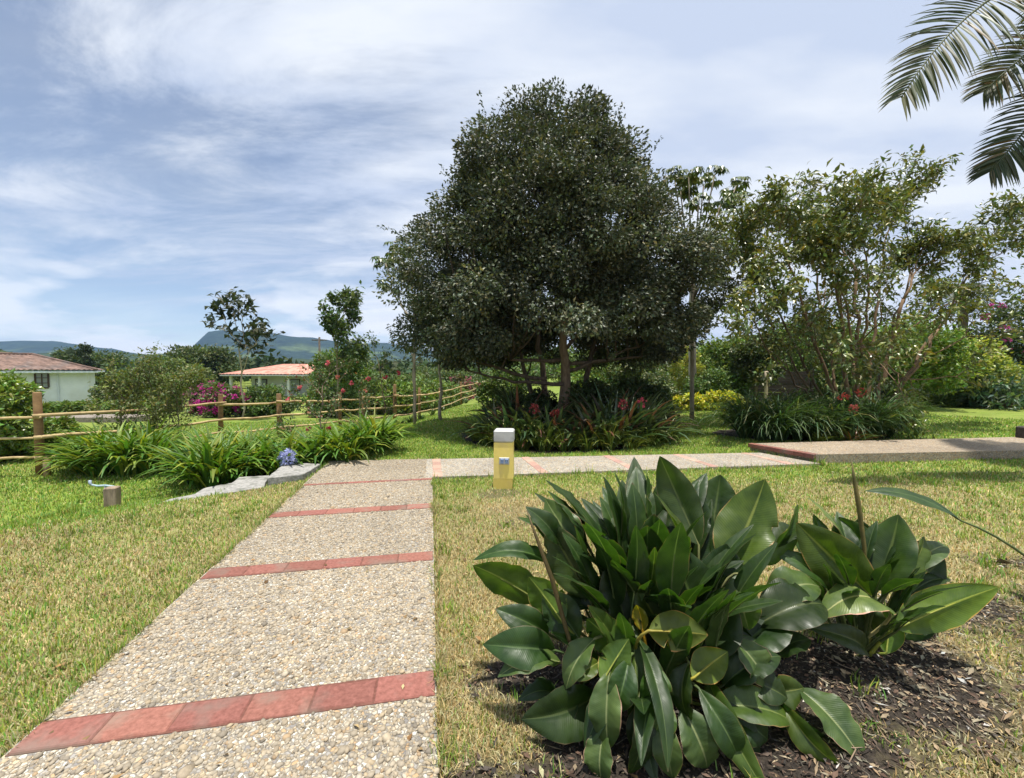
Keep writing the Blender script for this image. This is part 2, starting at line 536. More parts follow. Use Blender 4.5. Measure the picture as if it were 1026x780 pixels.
def ground_material():
    m, nt, N, Lk, out = newmat('turf')
    bs = N.new('ShaderNodeBsdfPrincipled'); bs.inputs['Roughness'].default_value = 0.95; bs.inputs['Specular IOR Level'].default_value = 0.15
    at = N.new('ShaderNodeAttribute'); at.attribute_name = 'Col'
    sp = N.new('ShaderNodeSeparateColor'); Lk.new(at.outputs['Color'], sp.inputs[0])
    t = N.new('ShaderNodeTexCoord')
    def noise(sc, det, ro=0.65):
        n = N.new('ShaderNodeTexNoise'); n.inputs['Scale'].default_value = sc; n.inputs['Detail'].default_value = det; n.inputs['Roughness'].default_value = ro
        Lk.new(t.outputs['Object'], n.inputs['Vector']); return n.outputs[0]
    def ramp(f, a, b, p0=0.3, p1=0.7):
        r = N.new('ShaderNodeValToRGB'); r.color_ramp.elements[0].position = p0; r.color_ramp.elements[1].position = p1
        r.color_ramp.elements[0].color = (*a, 1); r.color_ramp.elements[1].color = (*b, 1); Lk.new(f, r.inputs[0]); return r.outputs[0]
    def mixc(f, a, b):
        x = N.new('ShaderNodeMix'); x.data_type = 'RGBA'; Lk.new(f, x.inputs[0]); Lk.new(a, x.inputs[6]); Lk.new(b, x.inputs[7]); return x.outputs[2]
    def mth(op, a, b, clamp=False):
        x = N.new('ShaderNodeMath'); x.operation = op; x.use_clamp = clamp
        for k, s in enumerate((a, b)):
            if isinstance(s, (int, float)): x.inputs[k].default_value = s
            else: Lk.new(s, x.inputs[k])
        return x.outputs[0]
    fine = noise(90, 5, 0.75); midn = noise(7, 5); big = noise(0.5, 4)
    green = mixc(midn, ramp(fine, (0.11, 0.18, 0.022), (0.23, 0.35, 0.050)), ramp(fine, (0.14, 0.22, 0.03), (0.29, 0.38, 0.07)))
    straw = ramp(fine, (0.15, 0.115, 0.055), (0.43, 0.35, 0.19), 0.34, 0.66)
    dirt = ramp(noise(55, 8, 0.8), (0.016, 0.013, 0.011), (0.088, 0.072, 0.056), 0.36, 0.72)
    patch = ramp(noise(1.6, 5), (0.72, 0.74, 0.7), (1.22, 1.18, 1.15)); pm = N.new('ShaderNodeMix'); pm.data_type = 'RGBA'; pm.blend_type = 'MULTIPLY'; pm.inputs[0].default_value = 1; Lk.new(green, pm.inputs[6]); Lk.new(patch, pm.inputs[7])
    green = mixc(mth('MULTIPLY', ramp(big, (0, 0, 0), (1, 1, 1), 0.4, 0.7), 0.4), pm.outputs[2], ramp(fine, (0.16, 0.17, 0.04), (0.30, 0.30, 0.09)))
    fp = ramp(noise(0.28, 6, 0.7), (0.62, 0.66, 0.62), (1.05, 1.0, 0.95), 0.35, 0.68); fm = N.new('ShaderNodeMix'); fm.data_type = 'RGBA'; fm.blend_type = 'MULTIPLY'; Lk.new(sp.outputs[2], fm.inputs[0]); Lk.new(green, fm.inputs[6]); Lk.new(fp, fm.inputs[7]); green = fm.outputs[2]
    f = mth('ADD', sp.outputs[0], mth('MULTIPLY', mth('SUBTRACT', midn, 0.5), 0.7), True)
    base = mixc(f, green, straw)
    sf = mth('ADD', mth('MULTIPLY', sp.outputs[1], 1.5), mth('MULTIPLY', mth('SUBTRACT', noise(16, 6, 0.7), 0.72), 1.0), True)
    base = mixc(sf, base, dirt)
    Lk.new(base, bs.inputs['Base Color'])
    bp = N.new('ShaderNodeBump'); bp.inputs['Strength'].default_value = 0.7; bp.inputs['Distance'].default_value = 0.02
    Lk.new(fine, bp.inputs['Height']); Lk.new(bp.outputs[0], bs.inputs['Normal'])
    Lk.new(bs.outputs[0], out.inputs['Surface'])
    return m
ground = mb.build('lawn', ground_material())
ground['kind'] = 'structure'

# ---------------------------------------------------------------- hills
def hills(name, ridge, dist, depth, base_z, amp, seed, col):
    rg = rng_(seed)
    pxs = np.linspace(ridge[0][0], ridge[-1][0], 260)
    pys = np.interp(pxs, [a for a, b in ridge], [b for a, b in ridge])
    pys = pys + (fbm(pxs, pxs * 0, 0.06, seed, 4) - 0.5) * 2.4
    rows = np.linspace(0, 1, 34)
    V = []; C = []
    for rr in rows:
        Y = dist + depth * rr
        X = (pxs - CX) / F * Y
        top = np.array([P(a, b, dist + depth)[2] for a, b in zip(pxs, pys)])
        prof = math.sin(rr * math.pi / 2) ** 1.15
        n = fbm(X, np.full_like(X, Y), 0.0060, seed + 3, 5) - 0.5
        Z = base_z + (top - base_z) * prof + n * amp * (1 - abs(2 * rr - 1) ** 3)
        V.append(np.stack([X, np.full_like(X, Y), Z], 1))
        cn = fbm(X, np.full_like(X, Y * 2), 0.022, seed + 8, 3)
        patch = sstep(0.56, 0.66, fbm(X, np.full_like(X, Y * 2.5), 0.0085, seed + 5, 3)) * sstep(0.62, 0.25, rr)
        c = np.asarray(col)[None, :] * (0.6 + 0.8 * cn[:, None])
        c = c * (1 - patch[:, None]) + np.array((0.12, 0.16, 0.05))[None, :] * patch[:, None]
        C.append(c)
    back = V[-1].copy(); back[:, 1] += depth * 0.8; back[:, 2] = base_z
    V.append(back); C.append(C[-1])
    nr, ncol = len(V), len(pxs)
    i = np.arange(nr - 1)[:, None] * ncol + np.arange(ncol - 1)[None, :]
    mb = MB(); mb.add(np.concatenate(V), np.stack([i, i + 1, i + ncol + 1, i + ncol], -1).reshape(-1, 4), np.concatenate(C))
    o = mb.build(name, surf(name + '_woods', (0.6, 0.6, 0.6), (1.3, 1.3, 1.3), 0.045, 1.0, 0.8, 8, detail=8, spec=0.0))
    o['kind'] = 'structure'
    return o
hills('mountain', [(-420, 352), (-200, 344), (-60, 341), (0, 343), (60, 344), (110, 351), (150, 357), (188, 353), (200, 342), (209, 334), (222, 331.5), (262, 334), (290, 338), (330, 342), (370, 345), (385, 344), (430, 352), (560, 358), (700, 354), (860, 346), (960, 338), (1040, 333), (1200, 340), (1500, 350)],
      1150, 750, -14, 34, 11, (0.026, 0.042, 0.024))
hills('hill', [(-500, 356), (-100, 357), (0, 356), (90, 353), (150, 356), (230, 359), (400, 362), (600, 364), (800, 358), (930, 350), (1000, 346), (1150, 348), (1500, 356)],
      480, 300, -9, 9, 23, (0.045, 0.065, 0.028))

# ---------------------------------------------------------------- the paths
def prism(mb, poly, z0, z1, col=(1, 1, 1)):
    n = len(poly)
    V = [(x, y, z1) for x, y in poly] + [(x, y, z0) for x, y in poly]
    mb.add(V, [np.array([list(range(n))]), np.array([(k + n, (k + 1) % n + n, (k + 1) % n, k) for k in range(n)])], col, smooth=False)

def aggregate_material():
    m, nt, N, Lk, out = newmat('exposed_aggregate')
    bs = N.new('ShaderNodeBsdfPrincipled'); bs.inputs['Roughness'].default_value = 0.8; bs.inputs['Specular IOR Level'].default_value = 0.25
    t = N.new('ShaderNodeTexCoord')
    vo = N.new('ShaderNodeTexVoronoi'); vo.inputs['Scale'].default_value = 52; Lk.new(t.outputs['Object'], vo.inputs['Vector'])
    ve = N.new('ShaderNodeTexVoronoi'); ve.feature = 'DISTANCE_TO_EDGE'; ve.inputs['Scale'].default_value = 52; Lk.new(t.outputs['Object'], ve.inputs['Vector'])
    sp = N.new('ShaderNodeSeparateColor'); Lk.new(vo.outputs['Color'], sp.inputs[0])
    rp = N.new('ShaderNodeValToRGB'); rp.color_ramp.interpolation = 'CONSTANT'
    stops = [(0, (0.40, 0.36, 0.29)), (0.2, (0.50, 0.44, 0.34)), (0.38, (0.31, 0.29, 0.26)), (0.5, (0.47, 0.38, 0.25)), (0.66, (0.54, 0.51, 0.44)), (0.82, (0.22, 0.205, 0.19)), (0.92, (0.44, 0.30, 0.17))]
    el = rp.color_ramp.elements
    el[0].position, el[0].color = stops[0][0], (*stops[0][1], 1); el[1].position, el[1].color = stops[1][0], (*stops[1][1], 1)
    for p_, c_ in stops[2:]:
        e_ = el.new(p_); e_.color = (*c_, 1)
    Lk.new(sp.outputs[0], rp.inputs[0])
    mr = N.new('ShaderNodeMapRange'); mr.inputs['From Min'].default_value = 0.02; mr.inputs['From Max'].default_value = 0.14; Lk.new(ve.outputs['Distance'], mr.inputs['Value'])
    mx = N.new('ShaderNodeMix'); mx.data_type = 'RGBA'; Lk.new(mr.outputs[0], mx.inputs[0]); mx.inputs[6].default_value = (0.30, 0.27, 0.22, 1); Lk.new(rp.outputs[0], mx.inputs[7])
    n = N.new('ShaderNodeTexNoise'); n.inputs['Scale'].default_value = 1.3; n.inputs['Detail'].default_value = 6; Lk.new(t.outputs['Object'], n.inputs['Vector'])
    r2 = N.new('ShaderNodeMapRange'); r2.inputs['From Min'].default_value = 0.3; r2.inputs['From Max'].default_value = 0.7; r2.inputs['To Min'].default_value = 0.85; r2.inputs['To Max'].default_value = 1.14; Lk.new(n.outputs[0], r2.inputs['Value'])
    vm = N.new('ShaderNodeVectorMath'); vm.operation = 'SCALE'; Lk.new(mx.outputs[2], vm.inputs[0]); Lk.new(r2.outputs[0], vm.inputs['Scale'])
    vc = N.new('ShaderNodeAttribute'); vc.attribute_name = 'Col'
    mu = N.new('ShaderNodeMix'); mu.data_type = 'RGBA'; mu.blend_type = 'MULTIPLY'; mu.inputs[0].default_value = 1
    Lk.new(vm.outputs[0], mu.inputs[6]); Lk.new(vc.outputs['Color'], mu.inputs[7])
    Lk.new(mu.outputs[2], bs.inputs['Base Color'])
    bp = N.new('ShaderNodeBump'); bp.inputs['Strength'].default_value = 0.8; bp.inputs['Distance'].default_value = 0.006
    Lk.new(mr.outputs[0], bp.inputs['Height']); Lk.new(bp.outputs[0], bs.inputs['Normal'])
    Lk.new(bs.outputs[0], out.inputs['Surface'])
    return m
M_agg = aggregate_material()
PZ = 0.036
mb = MB(); prism(mb, MAIN, -0.12, PZ); path = mb.build('path', M_agg); path['kind'] = 'structure'
mb = MB(); prism(mb, CROSS, -0.12, PZ - 0.003); cross = mb.build('cross_path', M_agg); cross['kind'] = 'structure'
mb = MB(); prism(mb, RAISED, -0.12, 0.15, (0.92, 0.84, 0.76)); raised = mb.build('raised_path', M_agg); raised['kind'] = 'structure'

rg = rng_(4)
def brick_row(mb, a, b, n, wid, z, h=0.05, jit=0.004):
    """n bricks laid end to end from a to b"""
    a = np.asarray(a, float); b = np.asarray(b, float); d = (b - a) / n; L = np.linalg.norm(d); ang = math.atan2(d[1], d[0])
    for k in range(n):
        c = a + d * (k + 0.5)
        s = 0.82 + rg.random() * 0.36
        box(mb, (c[0], c[1], z - h / 2 + rg.normal() * 0.0012), (L - 0.0045, wid + rg.normal() * jit, h), ang + rg.normal() * 0.006, (s, s * (0.96 + rg.random() * 0.1), s), 0.005)
BANDS = [-2.75, -1.37, 0.0, 1.389, 2.648, 3.80]
mb = MB()
for k, s_ in enumerate(BANDS):
    brick_row(mb, pth(s_, PW - 0.004), pth(s_, 0.004), 6, 0.146 if k < 5 else 0.07, PZ + 0.007)
    a_, b_ = pth(s_, PW - 0.006), pth(s_, 0.006); c_ = (a_ + b_) / 2; box(mb, (c_[0], c_[1], PZ - 0.018), (PW - 0.012, 0.164 if k < 5 else 0.08, 0.042), math.atan2(b_[1] - a_[1], b_[0] - a_[0]), (0.62, 0.66, 0.62), 0)
o = mb.build('brick_band', M_brick, path); o['kind'] = 'structure'
mb = MB()
def on(line, t):
    return np.asarray(line[0]) * (1 - t) + np.asarray(line[1]) * t
near, far_ = (CROSS[0], CROSS[1]), (CROSS[3], CROSS[2])
for t0, t1 in ((0.012, 0.012), (0.262, 0.268), (0.488, 0.512), (0.70, 0.728), (0.915, 0.945)):
    brick_row(mb, on(near, t0) + np.array((0.0, 0.01)), on(far_, t1) - np.array((0.0, 0.01)), 5, 0.125, PZ + 0.004)
o = mb.build('brick_strip', M_strip, cross); o['kind'] = 'structure'
# the brick nosing along the step up to the raised path
mb = MB()
a, b = np.array(RAISED[5]), np.array(RAISED[0])
nrm = np.array((b[1] - a[1], a[0] - b[0])); nrm = nrm / np.linalg.norm(nrm)
brick_row(mb, a + nrm * 0.0, b + nrm * 0.0, 7, 0.12, 0.157, 0.07)
o = mb.build('brick_nosing', M_brick, raised); o['kind'] = 'structure'

# pebbles set in the main path
def pebbles():
    rg = rng_(8)
    g = 0.0156
    s, w = np.meshgrid(np.arange(-1.6, 5.2, g), np.arange(0.004, PW - 0.002, g))
    s = s.ravel() + rg.normal(0, g * 0.42, s.size); w = w.ravel() + rg.normal(0, g * 0.42, w.size)
    w = np.clip(w, 0.006, PW - 0.006)
    ok = np.ones(s.size, bool)
    for k, b_ in enumerate(BANDS):
        ok &= np.abs(s - b_) > (0.086 if k < 5 else 0.042)
    x = RO[0] + DV[0] * s - EV[0] * w; y = RO[1] + DV[1] * s - EV[1] * w
    ok &= sdf(x, y, MAIN) < -0.008
    ok &= ~((sdf(x, y, CROSS) < 0.09) & (x > -1.45) & (y > 5.7))
    x, y = x[ok], y[ok]; n = len(x)
    ph = (1 + 5 ** 0.5) / 2
    ic = np.array([(-1, ph, 0), (1, ph, 0), (-1, -ph, 0), (1, -ph, 0), (0, -1, ph), (0, 1, ph), (0, -1, -ph), (0, 1, -ph), (ph, 0, -1), (ph, 0, 1), (-ph, 0, -1), (-ph, 0, 1)]) / math.hypot(1, ph)
    icf = np.array([(0, 11, 5), (0, 5, 1), (0, 1, 7), (0, 7, 10), (0, 10, 11), (1, 5, 9), (5, 11, 4), (11, 10, 2), (10, 7, 6), (7, 1, 8), (3, 9, 4), (3, 4, 2), (3, 2, 6), (3, 6, 8), (3, 8, 9), (4, 9, 5), (2, 4, 11), (6, 2, 10), (8, 6, 7), (9, 8, 1)])
    a = np.exp(rg.normal(math.log(0.0096), 0.32, n)); b = a * rg.uniform(0.55, 0.98, n); h = np.minimum(a, b) * rg.uniform(0.45, 0.8, n)
    V = np.tile(ic, (n, 1, 1)) * (1 + rg.normal(0, 0.13, (n, 12, 1)))
    V = V * np.stack([a, b, h], 1)[:, None, :]
    th = rg.random(n) * 6.28; c, s2 = np.cos(th)[:, None], np.sin(th)[:, None]
    tilt = rg.normal(0, 0.22, (n, 1))
    X = V[:, :, 0] * c - V[:, :, 1] * s2; Yv = V[:, :, 0] * s2 + V[:, :, 1] * c; Z = V[:, :, 2] + X * tilt
    P_ = np.stack([X + x[:, None], Yv + y[:, None], Z + PZ - 0.0005 + rg.normal(0, 0.0014, (n, 1))], -1).reshape(-1, 3)
    pal = np.array([(0.40, 0.36, 0.29), (0.50, 0.44, 0.34), (0.33, 0.30, 0.25), (0.46, 0.38, 0.26), (0.50, 0.46, 0.38), (0.20, 0.185, 0.165), (0.43, 0.30, 0.17), (0.55, 0.52, 0.46), (0.36, 0.31, 0.235)])
    pr = np.array([.18, .17, .14, .14, .11, .09, .05, .04, .08])
    pal = pal * 0.66 + np.array((0.425, 0.38, 0.305)) * 0.34
    col = pal[rg.choice(len(pal), n, p=pr)] * rg.uniform(0.8, 1.16, (n, 1))
    stain = (0.82 + 0.30 * fbm(x, y, 1.1, 55, 4))[:, None]
    f = (np.arange(n)[:, None, None] * 12 + icf[None]).reshape(-1, 3)
    mb = MB(); mb.add(P_, f, np.repeat(np.clip(col * stain, 0, 1), 12, axis=0))
    o = mb.build('path_pebbles', M_pebble); o['kind'] = 'stuff'
    tag(o, 'rounded beige and grey pebbles bedded in the main path', 'pebbles')
pebbles()

# ---------------------------------------------------------------- blades of grass and litter
SLABS = []   # filled below, grass keeps off them
def slab_px(corners, z, thick):
    pts = []
    for px, py in corners:
        a = P(px, py, 1.0) - np.array((0, 0, CAMZ)); t = (z - CAMZ) / a[2]
        pts.append((a[0] * t, a[1] * t))
    return pts, z, thick
SLABS.append(slab_px([(268, 479), (304, 475.5), (321, 465), (286, 464)], 0.08, 0.085))
SLABS.append(slab_px([(219, 494.8), (264, 488), (270, 476.5), (240, 478)], 0.0, 0.08))
SLABS.append(slab_px([(184, 502), (219, 496), (232, 484), (205, 489)], -0.055, 0.07))
SLABS.append(slab_px([(146, 508.6), (184, 505), (202, 494), (171, 500)], -0.10, 0.06))

def blades():
    rg = rng_(21)
    N0 = 2050000
    # polar sampling round the viewpoint: density falls with distance
    th = rg.uniform(R(-80), R(80), N0)
    r = 0.8 * (20.0 / 0.8) ** rg.random(N0)
    x = r * np.sin(th); y = r * np.cos(th)
    keep = rg.random(N0) < np.clip(0.30 + 0.13 * np.sqrt(r), 0, 0.62) * np.where(np.abs(x) > y * 1.32 + 0.25, 0.5, 1)
    x, y, r = x[keep], y[keep], r[keep]
    # clumping, bare soil, paving
    s = soil_mask(x, y); cl = fbm(x, y, 7, 41, 3)
    keep = (rg.random(len(x)) > s * 1.25 + 0.02) & (cl > 0.20 + 0.2 * rg.random(len(x)) - 0.1)
    for poly in (MAIN, CROSS, RAISED):
        keep &= sdf(x, y, poly) > 0.004
    for poly, z, th_ in SLABS:
        keep &= sdf(x, y, poly) > 0.01
    x, y, r = x[keep], y[keep], r[keep]
    # turf creeping in over the edges of the main path
    m = 26000; s_ = rg.uniform(-1.2, 5.2, m); lf = rg.random(m) < 0.5
    o_ = np.abs(rg.normal(0, 0.022, m)) - 0.014
    w_ = np.where(lf, PW + 0.004 + o_, -0.004 - o_)
    ex = RO[0] + DV[0] * s_ - EV[0] * w_; ey = RO[1] + DV[1] * s_ - EV[1] * w_
    ek = (vnoise(s_, lf * 9.0, 3.1, 3) + 0.5 * vnoise(s_, lf * 5.0, 11.0, 4) > 0.62 + 0.4 * rg.random(m)) & (lf | (ey < 5.7))
    x = np.concatenate([x, ex[ek]]); y = np.concatenate([y, ey[ek]]); r = np.hypot(x, y)
    # taller tufts and weeds standing out of the turf
    m = 420; tx = rg.uniform(-6, 6, m); ty = rg.uniform(1.4, 7.5, m)
    tx = np.concatenate([tx, [-0.26, -0.30, -0.22, -0.34, -0.30, -0.52, -0.60]]); ty = np.concatenate([ty, [2.25, 2.35, 2.42, 2.5, 2.0, 3.4, 3.5]])
    kk = 34; qx = (tx[:, None] + rg.normal(0, 0.035, (len(tx), kk))).ravel(); qy = (ty[:, None] + rg.normal(0, 0.035, (len(tx), kk))).ravel()
    ok = (sdf(qx, qy, MAIN) > -0.02) & (sdf(qx, qy, CROSS) > 0) & (sdf(qx, qy, RAISED) > 0)
    for poly, z, th_ in SLABS:
        ok &= sdf(qx, qy, poly) > 0.01
    qx, qy = qx[ok], qy[ok]; n1_ = len(x)
    x = np.concatenate([x, qx]); y = np.concatenate([y, qy]); r = np.hypot(x, y)
    n = len(x); dr = dry_mask(x, y); weed = np.arange(n) >= n1_; dr = np.where(weed, 0.05, dr)
    # tufts creep over the path's edge
    edge = np.minimum(np.abs(sdf(x, y, MAIN)), np.abs(sdf(x, y, CROSS)))
    tall = 1 + 1.6 * sstep(0.09, 0.0, edge) * rg.random(n)
    isdry = rg.random(n) < np.clip(dr * 0.98 + 0.06, 0, 0.93)
    L = rg.uniform(0.018, 0.045, n) * tall * np.where(weed, 1.75, 1.0) * (1 + 0.04 * r) * np.where(isdry, 0.85, 1.0)
    Wd = rg.uniform(0.0022, 0.0042, n) * (0.8 + 0.30 * r)
    lean = np.where(isdry, rg.uniform(0.15, 1.35, n), rg.uniform(0.1, 1.0, n))
    az = rg.random(n) * 6.283
    green = leafcol(rg, n, (0.185, 0.30, 0.042), 0.38, 0.25, (0.30, 0.37, 0.085), 0.35)
    straw = leafcol(rg, n, (0.52, 0.43, 0.23), 0.38, 0.12, (0.34, 0.25, 0.12), 0.25)
    col = np.where(isdry[:, None], straw, green)
    col *= (0.78 + 0.44 * fbm(x, y, 1.7, 61, 3))[:, None]
    b = np.stack([x, y, gz(x, y) - 0.004], 1)
    out = np.stack([np.cos(az), np.sin(az), 0 * az], 1); sd = np.stack([-np.sin(az), np.cos(az), 0 * az], 1)
    up = np.array((0, 0, 1.0))
    m = b + out * (L * np.sin(lean * 0.55) * 0.55)[:, None] + up * (L * np.cos(lean * 0.55) * 0.55)[:, None]
    t = m + out * (L * np.sin(lean * 1.2) * 0.5)[:, None] + up * (L * np.cos(lean * 1.2) * 0.5)[:, None]
    h = (sd * Wd[:, None] / 2)
    V = np.stack([b - h, b + h, m + h * 0.8, m - h * 0.8, t], 1).reshape(-1, 3)
    i = np.arange(n)[:, None] * 5
    mb = MB(); mb.add(V, [i + np.array([[0, 1, 2, 3]]), i + np.array([[3, 2, 4]])], np.repeat(np.clip(col, 0, 1), 5, axis=0))
    o = mb.build('grass', M_grass); o['kind'] = 'stuff'
    tag(o, 'short patchy turf of green and straw coloured blades', 'grass')
    print('blades', n)
blades()

def litter():
    rg = rng_(33); n0 = 130000
    x = rg.uniform(-0.6, 6.0, n0); y = rg.uniform(1.1, 4.2, n0)
    s = soil_mask(x, y)
    k = rg.random(n0) < (s - 0.02) * np.clip(0.9 + 0.20 * np.maximum(x - 1.0, 0), 0, 1)
    k &= sdf(x, y, MAIN) > 0.01
    x, y = x[k], y[k]; n = len(x)
    az = rg.random(n) * 6.283
    d = np.stack([np.cos(az), np.sin(az), rg.normal(0, 0.22, n)], 1); nr = np.stack([rg.normal(0, .5, n), rg.normal(0, .5, n), np.ones(n)], 1)
    L = np.exp(rg.normal(math.log(0.019), 0.5, n)); W_ = L * rg.uniform(0.12, 0.5, n)
    right = sstep(0.6, 2.2, x)
    col = np.where((rg.random(n) < 0.16 + 0.40 * right)[:, None], leafcol(rg, n, (0.27, 0.215, 0.14), 0.45, 0.12), leafcol(rg, n, (0.085, 0.06, 0.045), 0.6, 0.15))
    pale = rg.random(n) < 0.008 + 0.02 * right
    col[pale] = leafcol(rg, int(pale.sum()), (0.50, 0.48, 0.44), 0.2, 0.05)
    mb = MB(); leaves(mb, np.stack([x, y, gz(x, y) + rg.uniform(0.002, 0.014, n)], 1), d, nr, L, W_, col, 0.1, rg.uniform(-0.2, 0.3, (n, 1)))
    # dead leaves lying about on turf and paving
    m = 900; th = rg.uniform(R(-58), R(58), m); rr = 1.5 + 8 * rg.random(m) ** 1.3; lx_ = rr * np.sin(th); ly_ = rr * np.cos(th)
    zl = np.where((sdf(lx_, ly_, MAIN) < 0) | (sdf(lx_, ly_, CROSS) < 0), PZ + 0.010, gz(lx_, ly_) + 0.022); kp = (sdf(lx_, ly_, RAISED) > 0.02) & ((zl < PZ) | (rg.random(m) < 0.22)); lx_, ly_, zl = lx_[kp], ly_[kp], zl[kp]; m = len(lx_)
    az = rg.random(m) * 6.283; l2 = rg.uniform(0.018, 0.055, m)
    leaves(mb, np.stack([lx_, ly_, zl], 1), np.stack([np.cos(az), np.sin(az), rg.normal(0, 0.25, m)], 1), np.stack([rg.normal(0, .4, m), rg.normal(0, .4, m), np.ones(m)], 1), l2, l2 * 0.45, leafcol(rg, m, (0.20, 0.13, 0.06), 0.5, 0.15, (0.36, 0.28, 0.14), 0.3), 0.15, 0.2)
    # thin twigs
    for _ in range(130):
        a = np.array((rg.uniform(-0.2, 4.5), rg.uniform(1.3, 3.4), 0)); 
        if soil_mask(a[0], a[1]) < 0.4: continue
        az = rg.random() * 6.28; l = rg.uniform(0.05, 0.22)
        p = np.array([a, a + l * 0.5 * np.array((math.cos(az), math.sin(az), 0)) + np.array((0, 0, 0.01)), a + l * np.array((math.cos(az + 0.4), math.sin(az + 0.4), 0))])
        p[:, 2] += gz(p[:, 0], p[:, 1]) + 0.006
        tube(mb, p, (0.003, 0.0025, 0.001), 4, leafcol(rg, 1, (0.22, 0.17, 0.12), 0.4)[0])
    o = mb.build('leaf_litter', M_litter); o['kind'] = 'stuff'
    tag(o, 'dry leaf litter and bark bits over the dark soil of the plant bed', 'leaf litter')
litter()
# ---------------------------------------------------------------- the large trees
def envelope_points(rg, prof, n, shell=0.35):
    """points in a lobed crown; prof rows are z, centre x, centre y, half width x, half depth y"""
    prof = np.array(sorted(prof)); zs = prof[:, 0]
    g = np.linspace(zs[0], zs[-1], 400)
    wgt = np.interp(g, zs, prof[:, 3]) * np.interp(g, zs, prof[:, 4]); wgt = np.maximum(wgt, 1e-3) ** 0.75
    z = rg.choice(g, n, p=wgt / wgt.sum()) + rg.normal(0, 0.03, n)
    th = rg.random(n) * 2 * math.pi
    r = rg.random(n) ** shell
    cx, cy, rx, ry = [np.interp(z, zs, prof[:, k]) for k in (1, 2, 3, 4)]
    lob = 1 + 0.16 * np.sin(th * 3 + z * 2.1 + 1) + 0.10 * np.sin(th * 7 - z * 3.3)
    lob = 0.93 + (lob - 1) * 0.7
    return np.stack([cx + rx * r * lob * np.cos(th), cy + ry * r * lob * np.sin(th), z], 1), np.stack([np.cos(th), np.sin(th), 0 * th], 1), r

def clump_leaves(mb, rg, centres, outward, rad, per, L, ratio, base, var, hue, alt, altp, updir=0.45, droop=0.2, fold=0.2, squash=0.8, tone=0.3):
    n = len(centres); k = per
    rad = np.broadcast_to(rad, (n,))
    v = unit(rg.normal(0, 1, (n, k, 3))) * (rg.random((n, k, 1)) ** 0.36)
    pos = centres[:, None, :] + v * rad[:, None, None] * np.array((1, 1, squash))
    d = unit(v * 0.8 + outward[:, None, :] * 0.6 + rg.normal(0, 0.55, (n, k, 3)) + np.array((0, 0, -0.12)))
    nr = unit(np.array((0, 0, updir)) + unit(v) * 0.75 + outward[:, None, :] * 0.3 + rg.normal(0, 0.33, (n, k, 3)))
    m = n * k
    col = leafcol(rg, m, base, var, hue, alt, altp).reshape(n, k, 3)
    col *= (1 + (rg.random((n, 1, 1)) - 0.5) * 2 * tone)
    LL = L * rg.uniform(0.6, 1.25, m)
    leaves(mb, pos.reshape(-1, 3), d.reshape(-1, 3), nr.reshape(-1, 3), LL, LL * ratio * rg.uniform(0.8, 1.2, m), np.clip(col.reshape(-1, 3), 0, 1), fold, droop)

def limb(mb, rg, p0, p1, r0, r1, sag=0.12, n=7, sides=6, col=(1, 1, 1)):
    p0 = np.asarray(p0, float); p1 = np.asarray(p1, float)
    L = np.linalg.norm(p1 - p0)
    mid = (p0 + p1) / 2 + rg.normal(0, sag * L, 3) * np.array((1, 1, 0.5)) + np.array((0, 0, sag * L * 0.6))
    p = bez(p0, mid, p1, n); p[1:-1] += rg.normal(0, 0.016 * L, (n - 2, 3))
    tube(mb, p, np.linspace(r0, r1, n), sides, col)
    return p

